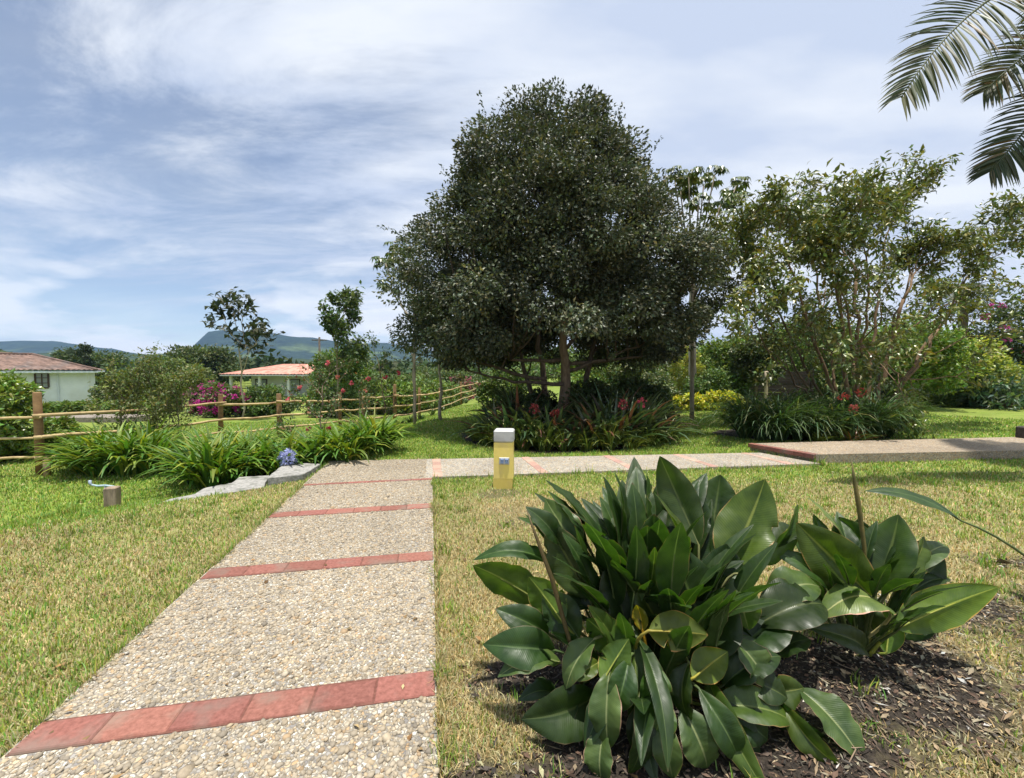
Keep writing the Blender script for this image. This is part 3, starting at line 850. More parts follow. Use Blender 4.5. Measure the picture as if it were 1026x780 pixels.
def build_big_tree():
    rg = rng_(101)
    Y = 11.0; s = Y / F
    rows = [(100, 560, 10), (108, 556, 32), (122, 552, 50), (140, 550, 70), (165, 549, 88), (190, 552, 106), (220, 551, 122), (250, 549, 142), (280, 552, 153), (310, 553, 157), (330, 551, 153), (348, 550, 136), (362, 548, 110)]
    prof = []
    for py, cx, hw in rows:
        c = P(cx, py, Y)
        prof.append((c[2], c[0], Y + 0.1, hw * s * 1.0, min(hw * s * 0.80, 2.95)))
    base = PG(563, Y); base[2] -= 0.05
    root = thing('broadleaf_tree', 'large dark green tree with a dense rounded crown and several trunks behind the path', 'tree', base)
    tb = MB()
    tops = []
    for px0, px1, py1, r0, dy, bend in ((564, 569, 240, 0.16, -0.3, 0.05), (549, 530, 280, 0.10, 0.3, -0.1), (540, 505, 320, 0.08, 0.5, 0.0), (582, 610, 290, 0.10, 0.5, 0.1)):
        b0 = PG(px0, Y + dy * 0.5); b0[2] -= 0.1
        t = P(px1, py1, Y + dy * 2)
        m = (b0 * 0.55 + t * 0.45) + np.array((bend * 0.3 - (t[0] - b0[0]) * 0.22, 0, 0.25))
        p = bez(b0, m, t, 12); p[1:-1] += rg.normal(0, 0.03, (10, 3))
        tube(tb, p, np.linspace(r0, 0.035, 12) * (1 + 0.25 * np.exp(-np.arange(12) * 0.9)), 9, np.array([(0.95, 0.85, 0.72)] * 12) if px0 == 564 else (0.62, 0.58, 0.55))
        tops.append(p)
    for sx, sy, ex, ey, dy in ((566, 372, 650, 340, -0.5), (565, 360, 480, 350, -0.6), (566, 350, 600, 300, -0.8), (565, 385, 470, 372, -0.2), (566, 365, 690, 345, 0.2), (548, 380, 430, 345, 0.5)):
        a = P(sx, sy, Y - 0.3); e = P(ex, ey, Y + dy)
        p = bez(a, (a + e) / 2 - np.array((0, 0, 0.22)), e, 9); p[1:-1] += rg.normal(0, 0.03, (7, 3)); tube(tb, p, np.linspace(0.055, 0.02, 9), 7, (0.6, 0.56, 0.52)); tops.append(np.concatenate([p[:4], p]))
    cen, outw, rr = envelope_points(rg, prof, 640, 0.30)
    hole = fbm(cen[:, 0] + cen[:, 1] * 0.7 + 20, cen[:, 2] + 20, 1.1, 71, 2)
    keep = ((hole > 0.27) | (cen[:, 2] > P(560, 230, Y)[2]) & (hole > 0.12)) & ~((np.abs(cen[:, 0] - P(566, 350, Y)[0]) < 1.5) & (cen[:, 2] < P(566, 338, Y)[2]) & (cen[:, 1] < Y + 0.6))
    cen, outw, rr = cen[keep], outw[keep], rr[keep]
    allp = np.concatenate([t[4:] for t in tops])
    for c in cen[rg.random(len(cen)) < 0.5]:
        dist = np.linalg.norm(allp - (c - np.array((0, 0, 0.8))), axis=1) + np.maximum(allp[:, 2] - c[2], 0) * 2
        limb(tb, rg, allp[dist.argmin()], c, 0.032, 0.006, 0.10, 6, 5, (0.55, 0.52, 0.5))
    tb.build('trunk', M_bark, root)
    cb = MB()
    up = unit(outw + np.stack([0 * rr, 0 * rr, (cen[:, 2] - 4.2) * 0.22], 1))
    clump_leaves(cb, rg, cen, up, rg.uniform(0.30, 0.64, len(cen)), 430, 0.098, 0.54, (0.073, 0.090, 0.048), 0.42, 0.16, (0.14, 0.14, 0.075), 0.18, 0.12, 0.15, 0.2, 0.72, 0.42)
    # sprigs standing out of the outline
    m = 200
    ce, ou, r_ = envelope_points(rg, prof, m, 0.02)
    tz = np.clip((ce[:, 2] - 2.0) / 6, 0, 1)
    dirs = unit(ou * (1 - tz[:, None] * 0.5) + np.stack([0 * tz, 0 * tz, tz * 1.3 - 0.1], 1) + rg.normal(0, .3, (m, 3)))
    pos = (ce[:, None, :] + dirs[:, None, :] * (np.linspace(0.0, 1, 9)[None, :, None] * rg.uniform(0.25, 0.62, (m, 1, 1)))).reshape(-1, 3)
    dd = np.repeat(dirs, 9, axis=0)
    for k in range(3):
        leaves(cb, pos + rg.normal(0, 0.02, pos.shape), unit(dd * 0.7 + rg.normal(0, 0.75, pos.shape)), rg.normal(0, 0.5, pos.shape) + np.array((0, 0, 0.8)), 0.088 * rg.uniform(0.7, 1.2, len(pos)), 0.040, leafcol(rg, len(pos), (0.05, 0.07, 0.028), 0.3, 0.15))
    cb.build('crown', M_tree, root)
build_big_tree()

def grow(rg, tb, p, d, L, r, lvl, tips, spread=0.6, upt=0.25, maxl=3, kids=(3, 4), col=(1, 1, 1), wander=0.18, ratio=0.66):
    """a branch that wanders, tapers and forks; the tips carry the leaves"""
    n = 6; pts = [np.asarray(p, float)]; dd = unit(np.asarray(d, float))
    for k in range(n):
        dd = unit(dd + rg.normal(0, wander, 3) + np.array((0, 0, upt * 0.3)))
        pts.append(pts[-1] + dd * L / n)
    pts = np.array(pts)
    tube(tb, pts, np.linspace(r, r * 0.5, n + 1), 6 if lvl < 2 else 4, col, cap=lvl == 0)
    if lvl >= maxl:
        tips.append((pts[2:], dd)); return
    if lvl >= maxl - 1:
        tips.append((pts[3:], dd))
    for k in range(rg.integers(*kids)):
        i = rg.integers(2, n + 1) if k else n
        a = rg.normal(0, 1, 3); a -= dd * (a @ dd); a = unit(a)
        nd = unit(dd * 0.8 + a * spread * rg.uniform(0.7, 1.3) + np.array((0, 0, upt)))
        grow(rg, tb, pts[i], nd, L * ratio * rg.uniform(0.75, 1.2), r * 0.52, lvl + 1, tips, spread, upt, maxl, kids, col, wander, ratio)

def twig_leaves(cb, rg, tips, per, L, ratio, base, var, hue, alt=None, altp=0, droop=0.25, spreadr=0.08, hang=0.2):
    P_ = []; D = []
    for pts, d in tips:
        t = rg.random(per) * (len(pts) - 1); i = t.astype(int).clip(0, len(pts) - 2); f = (t - i)[:, None]
        P_.append(pts[i] * (1 - f) + pts[i + 1] * f + rg.normal(0, spreadr, (per, 3))); D.append(np.tile(d, (per, 1)))
    P_ = np.concatenate(P_); D = np.concatenate(D); m = len(P_)
    dd = unit(D * 0.6 + rg.normal(0, 0.65, (m, 3)) + np.array((0, 0, -hang)))
    nr = unit(rg.normal(0, 0.5, (m, 3)) + np.array((0, 0, 1)))
    LL = L * rg.uniform(0.6, 1.2, m)
    leaves(cb, P_, dd, nr, LL, LL * ratio * rg.uniform(0.8, 1.2, m), leafcol(rg, m, base, var, hue, alt, altp), 0.18, droop)

def build_right_tree():
    rg = rng_(58)
    Y = 10.7
    base = PG(853, Y)
    root = thing('spreading_tree', 'open spreading tree with slender brown stems and olive leaves rising from a strap leaved bed', 'tree', base)
    tb = MB(); tips = []
    stems = [(856, 838, 290, 0.0, 0.065), (860, 858, 280, 0.3, 0.07), (850, 800, 285, -0.4, 0.05), (846, 775, 305, 0.3, 0.045), (868, 905, 300, -0.3, 0.065), (872, 940, 330, 0.2, 0.055), (864, 885, 250, 0.6, 0.05), (848, 815, 262, 0.8, 0.045), (845, 768, 350, -0.6, 0.035), (858, 850, 320, -0.9, 0.045), (874, 965, 285, 0.5, 0.045), (845, 762, 300, 0.6, 0.035), (870, 912, 275, 1.0, 0.045), (856, 870, 300, -1.0, 0.045)]
    for a, b, c, dy, r in stems:
        p0 = PG(a, Y + dy * 0.25); p0[2] -= 0.08
        p1 = P(b, c, Y + dy * 1.25)
        m = p0 * 0.5 + p1 * 0.5 + np.array(((p1[0] - p0[0]) * 0.22 * rg.uniform(-0.3, 1), 0, -0.1))
        p = bez(p0, m, p1, 12); p[1:-1] += rg.normal(0, 0.03, (10, 3))
        cc = (0.62, 0.48, 0.37) if rg.random() < 0.5 else (0.42, 0.35, 0.30)
        tube(tb, p, np.linspace(r, r * 0.5, 12), 7, cc)
        d = unit(p[-1] - p[-3])
        L = rg.uniform(1.15, 1.5)
        grow(rg, tb, p[-1], d + np.array((np.sign(b - 850) * 0.15, 0, 0.12)), L, r * 0.5, 0, tips, 0.75, 0.10, 3, (3, 5), cc, 0.16, 0.66)
        grow(rg, tb, p[8], unit(d + rg.normal(0, 0.6, 3)), L * 0.9, r * 0.4, 1, tips, 0.8, 0.08, 3, (3, 5), cc, 0.18, 0.66)
        grow(rg, tb, p[6], unit(d + rg.normal(0, 0.8, 3)), L * 0.8, r * 0.35, 1, tips, 0.8, 0.05, 3, (2, 4), cc, 0.18, 0.66)
    tb.build('trunk', M_palebark, root)
    cb = MB()
    print('right tree tips', len(tips))
    twig_leaves(cb, rg, tips, 25, 0.165, 0.38, (0.14, 0.17, 0.042), 0.45, 0.22, (0.24, 0.22, 0.05), 0.14, 0.25, 0.09, 0.2)
    cb.build('crown', M_gloss, root)
build_right_tree()

def small_tree(name, label, cat, px, Y, toppy, seed, trunk_r=0.05, col=(0.05, 0.075, 0.03), L=0.2, ratio=0.45, per=10, spread=0.6, fork=0.55, branchL=1.0, kids=(2, 4), maxl=2, lean=0.0, alt=None, altp=0.0, bark=None, bcol=(1, 1, 1), group=None, nst=4, upt=0.35, mat=None, lscale=1.0):
    """thin tree: one bare stem forking into a loose crown"""
    rg = rng_(seed)
    b = PG(px, Y); b[2] -= 0.06
    top = P(px + lean, toppy, Y); H = top[2] - b[2]
    root = thing(name, label, cat, b, group)
    tb = MB(); tips = []
    f = b + (top - b) * fork
    p = np.linspace(b, b + (top - b) * 0.86, 9); p[1:-1, :2] += rg.normal(0, 0.012 * H, (7, 2))
    tube(tb, p, np.linspace(trunk_r, trunk_r * 0.4, 9), 7, bcol)
    for k in range(nst):
        t = fork + (0.86 - fork) * (k / max(nst - 1, 1)); q = b + (top - b) * t
        j = min(int(t / 0.86 * 8), 7); q = p[j] + (p[j + 1] - p[j]) * (t / 0.86 * 8 - j)
        a = rg.random() * 6.28 + k * 2.4
        grow(rg, tb, q, (math.cos(a) * spread, math.sin(a) * spread, 0.8), branchL * H * 0.26 * (1.15 - 0.5 * k / nst), trunk_r * 0.42, maxl - 2 if maxl > 2 else 0, tips, spread, upt, maxl, kids, bcol)
    tips.append((p[5:], np.array((0, 0, 1.0))))
    tb.build('trunk', bark or M_palebark, root)
    cb = MB(); twig_leaves(cb, rg, tips, per, L, ratio, col, 0.35, 0.2, alt, altp, 0.2, 0.05 * lscale, 0.2)
    cb.build('crown', mat or M_leaf, root)
    return root

BRIGHT = np.array((1.9, 1.85, 1.4))
def bush(name, label, cat, px, Y, hw, toppy, seed, col, L=0.10, n=60, per=60, ratio=0.55, alt=None, altp=0.0, trunk=None, mat=None, group=None, dy=0.8, bottom=0.0, flowers=None, fper=0, var=0.32, tone=0.28, top=0.75, updir=0.5, shell=0.35, x_off=0.0, crad=0.3, bark=None):
    """leafy mass from many clumps; trunk = radius of a stem below it"""
    rg = rng_(seed)
    b = PG(px, Y); tp = P(px + x_off, toppy, Y)
    W_ = hw * Y / F; H = tp[2] - b[2]
    root = thing(name, label, cat, b, group)
    z0 = b[2] + bottom * H
    prof = [(z0 - 0.02, b[0], Y, W_ * 0.62, W_ * dy * 0.62), (z0 + (tp[2] - z0) * 0.25, b[0], Y, W_, W_ * dy), (z0 + (tp[2] - z0) * 0.55, (b[0] + tp[0]) / 2, Y, W_ * 0.96, W_ * dy), (z0 + (tp[2] - z0) * 0.82, tp[0], Y, W_ * top * 0.85, W_ * dy * top), (tp[2] - 0.04 * H, tp[0], Y, W_ * top * 0.35, W_ * dy * 0.3)]
    tb = MB()
    if trunk:
        limb(tb, rg, b - np.array((0, 0, 0.05)), (b[0] + W_ * 0.06, Y, z0 + (tp[2] - z0) * 0.6), trunk, trunk * 0.4, 0.05, 8, 8)
    cen, outw, rr = envelope_points(rg, prof, n, shell)
    org = np.array((b[0], Y, b[2] if not trunk else z0 + (tp[2] - z0) * 0.12))
    for c in cen[:: 2 if trunk else 3]:
        limb(tb, rg, org + rg.normal(0, 0.03, 3), c, 0.02 if not trunk else trunk * 0.3, 0.004, 0.08, 5, 4)
    tb.build('trunk' if trunk else 'stem', bark or M_bark, root)
    cb = MB()
    up = unit(outw + np.array((0, 0, 0.5)))
    R0 = crad * min(W_, H)
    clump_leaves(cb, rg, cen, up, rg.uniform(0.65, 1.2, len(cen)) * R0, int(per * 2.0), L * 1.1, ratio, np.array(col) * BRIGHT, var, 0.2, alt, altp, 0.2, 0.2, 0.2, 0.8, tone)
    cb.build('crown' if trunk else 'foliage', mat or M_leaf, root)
    if flowers is not None:
        fb = MB(); m = fper
        ce, ou, r_ = envelope_points(rg, prof, m, 0.12)
        ce = ce + unit(ou + np.array((0, 0, 0.3))) * R0 * 0.6
        clump_leaves(fb, rg, ce, ou, np.full(m, 0.09 * max(1, Y / 14)), 16, L * 0.75, 0.85, flowers, 0.3, 0.05, None, 0, 0.3, 0.1, 0.25, 0.8, 0.2)
        fb.build('flowers', M_petal, root)['kind'] = 'stuff'
    return root

# ---------------------------------------------------------------- broad leaved plants in the foreground
def blade_material(name, dark, light):
    m, nt, N, Lk, out = newmat(name)
    bs = N.new('ShaderNodeBsdfPrincipled'); bs.inputs['Roughness'].default_value = 0.38; bs.inputs['Specular IOR Level'].default_value = 0.5
    uvn = N.new('ShaderNodeUVMap'); sx = N.new('ShaderNodeSeparateXYZ'); Lk.new(uvn.outputs[0], sx.inputs[0])
    def mth(op, a, b=0.0, c=0.0):
        x = N.new('ShaderNodeMath'); x.operation = op
        for k, s in enumerate((a, b, c)):
            if isinstance(s, (int, float)): x.inputs[k].default_value = s
            else: Lk.new(s, x.inputs[k])
        return x.outputs[0]
    av = mth('ABSOLUTE', mth('SUBTRACT', sx.outputs[1], 0.5))
    vein = mth('SINE', mth('MULTIPLY', mth('SUBTRACT', sx.outputs[0], mth('MULTIPLY', av, 0.28)), 260.0))
    vein2 = mth('SINE', mth('MULTIPLY', mth('SUBTRACT', sx.outputs[0], mth('MULTIPLY', av, 0.28)), 61.0))
    t = N.new('ShaderNodeTexCoord')
    nz = N.new('ShaderNodeTexNoise'); nz.inputs['Scale'].default_value = 11; nz.inputs['Detail'].default_value = 5; Lk.new(t.outputs['Object'], nz.inputs['Vector'])
    rp = N.new('ShaderNodeValToRGB'); rp.color_ramp.elements[0].position = 0.3; rp.color_ramp.elements[1].position = 0.72
    rp.color_ramp.elements[0].color = (*dark, 1); rp.color_ramp.elements[1].color = (*light, 1)
    Lk.new(mth('ADD', nz.outputs[0], mth('MULTIPLY', vein, 0.014)), rp.inputs[0])
    mid = N.new('ShaderNodeMapRange'); mid.inputs['From Min'].default_value = 0.035; mid.inputs['From Max'].default_value = 0.012; Lk.new(av, mid.inputs['Value'])
    mx = N.new('ShaderNodeMix'); mx.data_type = 'RGBA'; Lk.new(mid.outputs[0], mx.inputs[0]); Lk.new(rp.outputs[0], mx.inputs[6]); mx.inputs[7].default_value = (0.085, 0.13, 0.04, 1)
    # dry brown margin, here and there
    edg = N.new('ShaderNodeMapRange'); edg.inputs['From Min'].default_value = 0.478; edg.inputs['From Max'].default_value = 0.497; Lk.new(mth('ADD', av, mth('MULTIPLY', mth('SUBTRACT', nz.outputs[0], 0.56), 0.12)), edg.inputs['Value'])
    m3 = N.new('ShaderNodeMix'); m3.data_type = 'RGBA'; Lk.new(edg.outputs[0], m3.inputs[0]); Lk.new(mx.outputs[2], m3.inputs[6]); m3.inputs[7].default_value = (0.15, 0.12, 0.06, 1)
    tp = N.new('ShaderNodeMapRange'); tp.inputs['From Min'].default_value = 0.985; tp.inputs['From Max'].default_value = 1.02; Lk.new(mth('ADD', sx.outputs[0], mth('MULTIPLY', mth('SUBTRACT', nz.outputs[0], 0.5), 0.18)), tp.inputs['Value'])
    m5 = N.new('ShaderNodeMix'); m5.data_type = 'RGBA'; Lk.new(tp.outputs[0], m5.inputs[0]); Lk.new(m3.outputs[2], m5.inputs[6]); m5.inputs[7].default_value = (0.10, 0.07, 0.035, 1); m3 = m5
    vc = N.new('ShaderNodeAttribute'); vc.attribute_name = 'Col'
    mu = N.new('ShaderNodeMix'); mu.data_type = 'RGBA'; mu.blend_type = 'MULTIPLY'; mu.inputs[0].default_value = 1
    Lk.new(m3.outputs[2], mu.inputs[6]); Lk.new(vc.outputs['Color'], mu.inputs[7])
    # dust lies dull over the gloss
    n2_ = N.new('ShaderNodeTexNoise'); n2_.inputs['Scale'].default_value = 40; n2_.inputs['Detail'].default_value = 4; Lk.new(t.outputs['Object'], n2_.inputs['Vector'])
    rr = N.new('ShaderNodeMapRange'); rr.inputs['From Min'].default_value = 0.35; rr.inputs['From Max'].default_value = 0.7; rr.inputs['To Min'].default_value = 0.36; rr.inputs['To Max'].default_value = 0.62; Lk.new(n2_.outputs[0], rr.inputs['Value'])
    Lk.new(rr.outputs[0], bs.inputs['Roughness'])
    Lk.new(mu.outputs[2], bs.inputs['Base Color'])
    bp = N.new('ShaderNodeBump'); bp.inputs['Strength'].default_value = 0.24; bp.inputs['Distance'].default_value = 0.002
    Lk.new(mth('ADD', mth('MULTIPLY', vein, 0.35), mth('ADD', mth('MULTIPLY', vein2, 0.5), mth('MULTIPLY', mid.outputs[0], -1.5))), bp.inputs['Height']); Lk.new(bp.outputs[0], bs.inputs['Normal'])
    tr = N.new('ShaderNodeBsdfTranslucent')
    m4 = N.new('ShaderNodeMix'); m4.data_type = 'RGBA'; m4.blend_type = 'MULTIPLY'; m4.inputs[0].default_value = 1; Lk.new(mu.outputs[2], m4.inputs[6]); m4.inputs[7].default_value = (1.9, 2.3, 0.6, 1)
    Lk.new(m4.outputs[2], tr.inputs['Color'])
    ms = N.new('ShaderNodeMixShader'); ms.inputs[0].default_value = 0.30; Lk.new(bs.outputs[0], ms.inputs[1]); Lk.new(tr.outputs[0], ms.inputs[2])
    Lk.new(ms.outputs[0], out.inputs['Surface'])
    return m
M_blade = blade_material('broad_leaf', (0.014, 0.036, 0.007), (0.040, 0.080, 0.014))
M_stalk = surf('leaf_stalk', (0.06, 0.09, 0.03), (0.12, 0.15, 0.05), 20, 0.5, 0.2, 0.003)

def big_leaf(rg, root, B, T, width, nhint, arch=0.12, fold=0.5, tint=(1, 1, 1), org=None, roll=0.0, name='leaf', stalk_r=0.0065, wave=0.05, stalk_ctrl=None, acc=None):
    """one wide blade with a folded midrib and rippled edges, and the stalk it stands on"""
    B = np.asarray(B, float); T = np.asarray(T, float)
    d = unit(T - B); L = np.linalg.norm(T - B)
    n = np.asarray(nhint, float); n = unit(n - d * (n @ d)); s = np.cross(d, n)
    if roll:
        n, s = n * math.cos(roll) + s * math.sin(roll), s * math.cos(roll) - n * math.sin(roll)
    nu, nv = 18, 10
    u = np.linspace(0, 1, nu + 1); v = np.linspace(-1, 1, nv + 1)
    w = np.sin(np.pi * np.clip(u, 0, 1) ** 0.86) ** 0.80
    w[0] = 0.05; w[-1] = 0.0
    w = np.maximum(w, 0.02) * width / 2
    w[-1] = 0.002
    ar = 4 * u * (1 - u) * arch * L + (-(np.maximum(u - 0.55, 0)) ** 2 * arch * L * 1.6)
    ph = rg.random() * 6.28; fr = rg.uniform(9, 16)
    fo = fold * (1 - 0.55 * u)
    c = B + d * (L * u)[:, None] + n * ar[:, None]
    lat = w[:, None] * v[None, :]
    cosf = np.cos(fo)[:, None]; sinf = np.sin(fo)[:, None]
    lift = np.abs(lat) * sinf - (np.abs(v)[None, :] ** 3) * w[:, None] * 0.22
    lift = lift + wave * w[:, None] * (np.abs(v)[None, :] ** 2) * (np.sin(u * fr + ph)[:, None] + 0.6 * np.sin(u[:, None] * fr * 2.3 + ph * 2 + v[None, :])) 
    V = c[:, None, :] + s[None, None, :] * (lat * cosf)[..., None] + n[None, None, :] * lift[..., None]
    # a nick or two torn in from the edge
    if rg.random() < 0.45:
        k = rg.integers(6, 14); sd = -1 if rg.random() < 0.5 else 0
        V[k, sd] = V[k, sd] * 0.45 + c[k] * 0.55
    i = np.arange(nu)[:, None] * (nv + 1) + np.arange(nv)[None, :]
    q = np.stack([i, i + 1, i + nv + 2, i + nv + 1], -1).reshape(-1, 4)
    uv = np.stack(np.broadcast_arrays(u[:, None], (v[None, :] + 1) / 2), -1).reshape(-1, 2)
    if acc is None:
        mb = MB(); mb.add(V.reshape(-1, 3), q, tint)
        lf = mb.build(name, M_blade, root, uv)
    else:
        acc[0].add(V.reshape(-1, 3), q, tint); acc[1].append(uv)
    if org is not None:
        org = np.asarray(org, float)
        cl = np.linalg.norm(B - org)
        ctrl = B - d * cl * 0.45 if stalk_ctrl is None else np.asarray(stalk_ctrl, float)
        if stalk_ctrl is None:
            ctrl = ctrl * 0.5 + (org * 0.45 + B * 0.55) * 0.5
            ctrl[2] = max(ctrl[2], org[2] + 0.05)
        p = bez(org, ctrl, B, 9)
        rib = B + d * (L * u[1:13:2])[:, None] + n * (ar[1:13:2] - 0.0035)[:, None]
        p = np.concatenate([p, rib])
        rad = np.concatenate([np.linspace(stalk_r * 1.5, stalk_r * 0.85, 9), np.linspace(stalk_r * 0.7, stalk_r * 0.15, 6)])
        sb = MB() if acc is None else acc[2]
        tube(sb, p, rad, 6, np.array(tint) * rg.uniform(0.8, 1.15))
        if acc is None:
            sb.build('stalk', M_stalk, lf)
    return None

def px_leaf(rg, root, org, lf, Yb0):
    """leaf from base and tip in the photograph with their depths"""
    bx, by, tx, ty, w, Yb, Yt, kind = lf
    B = P(bx, by, Yb); T = P(tx, ty, Yt)
    width = w * 0.5 * (Yb + Yt) / F * 1.18
    view = unit(np.array((0, 0, CAMZ)) - B)
    ax = unit(np.array((B[0] - org[0], B[1] - org[1], 0)) + 1e-6)
    inner = -ax * 0.75 + np.array((0, 0, 0.9))
    o = org + np.array((ax[0], ax[1], 0)) * 0.11 * rg.random() + np.array((rg.normal(0, .03), rg.normal(0, .03), 0)); o[2] = gzf(o[0], o[1]) - 0.03
    tint = np.array((rg.uniform(0.85, 1.25), 1, rg.uniform(0.8, 1.1))) * rg.uniform(0.75, 1.25)
    if 'f' in kind: nh = view * 1.0 + np.array((0, 0, 0.25)); fold = 0.62; arch = rg.uniform(-0.12, 0.0)
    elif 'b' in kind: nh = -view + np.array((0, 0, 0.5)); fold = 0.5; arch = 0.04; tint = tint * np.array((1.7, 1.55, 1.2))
    elif 's' in kind: nh = np.cross(unit(T - B), view) + view * 0.45; fold = 0.75; arch = 0.06
    elif 'h' in kind: nh = view * 0.7 + np.array((0, 0, 0.5)); fold = 0.75; arch = rg.uniform(0.1, 0.24); width *= 0.86 if by < 630 else 0.80
    else: nh = inner + view * 0.4; fold = 0.62; arch = 0.08
    if 'l' in kind: tint = tint * np.array((1.75, 1.5, 1.1))  # brighter tint stands in for sunlight on the leaf
    if 'g' in kind: tint = np.array((2.3, 1.75, 2.3)) * 1.15  # sunlight put into a greyer leaf tint
    if 'p' in kind: tint = np.array((4.4, 2.9, 3.8)); fold = 0.22  # pale sunlit sheen painted into the tint
    if 'd' in kind: tint = tint * 0.8  # shade on the leaf put into a darker tint
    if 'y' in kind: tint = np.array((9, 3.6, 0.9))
    return big_leaf(rg, root, B, T, width, nh, arch, fold, tint, o, rg.normal(0, 0.38 if 'h' in kind else 0.22), wave=0.07 if 'g' not in kind else 0.12)

def build_main_plant():
    rg = rng_(301)
    org = PG(655, 1.98)
    root = thing('strelitzia_plant', 'large clump of broad dark green paddle leaves beside the pebbled path', 'plant', org)
    L = [  # base x, y, tip x, y, width, base depth, tip depth, look
        (700, 546, 661, 457, 36, 2.06, 2.16, 'f'), (713, 533, 722, 476, 40, 2.25, 2.34, 'f'), (727, 572, 767, 481, 52, 2.00, 2.08, 'fl'),
        (758, 565, 801, 506, 36, 2.16, 2.28, 'sl'), (622, 542, 617, 473, 24, 2.10, 2.12, 's'), (637, 536, 648, 470, 34, 2.2, 2.3, 'sg'),
        (596, 545, 547, 480, 30, 2.14, 2.22, 's'), (560, 545, 528, 508, 26, 2.0, 1.95, 'h'), (582, 553, 546, 500, 34, 2.02, 2.08, 'fg'),
        (590, 600, 548, 524, 42, 1.92, 1.98, 'fd'), (545, 606, 474, 566, 38, 1.93, 1.88, 'b'), (556, 568, 475, 558, 24, 2.05, 2.0, 'h'),
        (565, 625, 530, 578, 34, 1.85, 1.9, 'bl'), (556, 652, 485, 646, 48, 1.82, 1.76, 'h'), (562, 664, 499, 676, 38, 1.78, 1.70, 'hg'),
        (550, 636, 497, 610, 36, 1.9, 1.88, 'hd'), (596, 697, 524, 722, 62, 1.72, 1.60, 'hd'), (611, 672, 609, 752, 42, 1.60, 1.50, 'hg'),
        (603, 684, 630, 640, 28, 1.58, 1.62, 'bl'), (650, 632, 709, 636, 36, 1.62, 1.60, 'bl'), (600, 664, 574, 682, 24, 1.66, 1.6, 'hl'),
        (757, 628, 828, 604, 60, 1.92, 1.96, 'hd'), (765, 604, 822, 586, 44, 2.05, 2.06, 'hg'), (741, 575, 750, 632, 42, 1.92, 1.84, 'hg'),
        (712, 708, 796, 722, 46, 1.66, 1.62, 'hl'), (800, 690, 868, 768, 52, 1.74, 1.53, 'hg'), (786, 706, 842, 770, 34, 1.66, 1.50, 'hl'), (770, 690, 826, 742, 44, 1.74, 1.60, 'hd'),
        (682, 706, 710, 772, 52, 1.58, 1.50, 'hg'), (607, 728, 604, 790, 40, 1.55, 1.47, 'hg'), (692, 578, 656, 492, 28, 1.96, 2.04, 'sl'),
        (708, 632, 676, 545, 54, 1.86, 1.92, 'fd'), (630, 632, 610, 560, 42, 1.82, 1.88, 'fd'), (644, 632, 638, 606, 16, 1.72, 1.74, 'fy'),
        (724, 688, 782, 656, 42, 1.72, 1.74, 'hd'), (694, 680, 729, 653, 30, 1.64, 1.66, 'bl'), (752, 560, 733, 500, 40, 2.2, 2.3, 'fd'),
        (660, 590, 655, 515, 40, 2.0, 2.08, 'f'), (740, 650, 790, 610, 50, 1.86, 1.92, 'fd'), (772, 552, 808, 535, 30, 2.2, 2.3, 'h'),
        (671, 640, 640, 585, 40, 1.74, 1.80, 'fl'), (580, 640, 545, 590, 36, 1.84, 1.9, 'f'), (650, 700, 640, 760, 46, 1.62, 1.54, 'hd'),
        (590, 610, 560, 535, 34, 2.0, 2.06, 's'), (686, 590, 705, 500, 40, 2.16, 2.26, 'fd'), (720, 620, 728, 545, 48, 1.94, 2.0, 'fd'),
        (700, 660, 735, 600, 46, 1.76, 1.82, 'fd'), (625, 655, 588, 620, 34, 1.70, 1.72, 'bl'), (615, 610, 590, 515, 32, 2.08, 2.16, 's'),
        (668, 700, 655, 742, 40, 1.56, 1.50, 'hl'), (735, 715, 770, 742, 44, 1.64, 1.58, 'hd'), (640, 550, 632, 500, 26, 2.22, 2.3, 's'),
        (775, 660, 812, 640, 44, 1.86, 1.86, 'hd'), (762, 690, 806, 690, 40, 1.76, 1.72, 'hl'),
        (640, 700, 632, 778, 38, 1.56, 1.47, 'h'), (664, 716, 674, 782, 36, 1.54, 1.46, 'hg'), (624, 690, 585, 752, 34, 1.62, 1.52, 'hd'), (700, 690, 742, 766, 38, 1.60, 1.50, 'h'), (722, 700, 760, 770, 34, 1.66, 1.55, 'hd'), (580, 690, 556, 748, 34, 1.72, 1.62, 'h'), (656, 664, 652, 716, 40, 1.60, 1.53, 'hl'), (690, 664, 690, 724, 38, 1.62, 1.54, 'hd'), (596, 640, 566, 690, 36, 1.70, 1.62, 'hg'), (745, 680, 790, 700, 40, 1.72, 1.66, 'h'), (735, 640, 770, 690, 42, 1.76, 1.68, 'hg'), (630, 660, 616, 716, 36, 1.62, 1.55, 'h'), (560, 700, 520, 700, 30, 1.8, 1.74, 'hd')]
    for lf in L:
        px_leaf(rg, root, org, lf, 1.98)
    # leaves of the back and the heart of the clump
    acc = (MB(), [], MB())
    for k in range(40):
        az = rg.uniform(0.1, 3.04) if k < 18 else rg.uniform(0, 6.28)
        r0 = rg.uniform(0.12, 0.40); h = rg.uniform(0.32, 0.62)
        dirv = np.array((math.cos(az), math.sin(az) * 0.8, 0))
        B = org + dirv * r0 + np.array((0, 0.05, h)); l = rg.uniform(0.30, 0.44)
        T = B + unit(dirv * rg.uniform(0.2, 0.8) + np.array((0, 0, rg.uniform(0.4, 1)))) * l
        big_leaf(rg, root, B, T, rg.uniform(0.11, 0.17), -dirv * 0.8 + np.array((0, 0, 0.8)), 0.05, 0.45, np.array((1, 1, 1)) * rg.uniform(0.7, 1.2), org + dirv * 0.08, acc=acc)
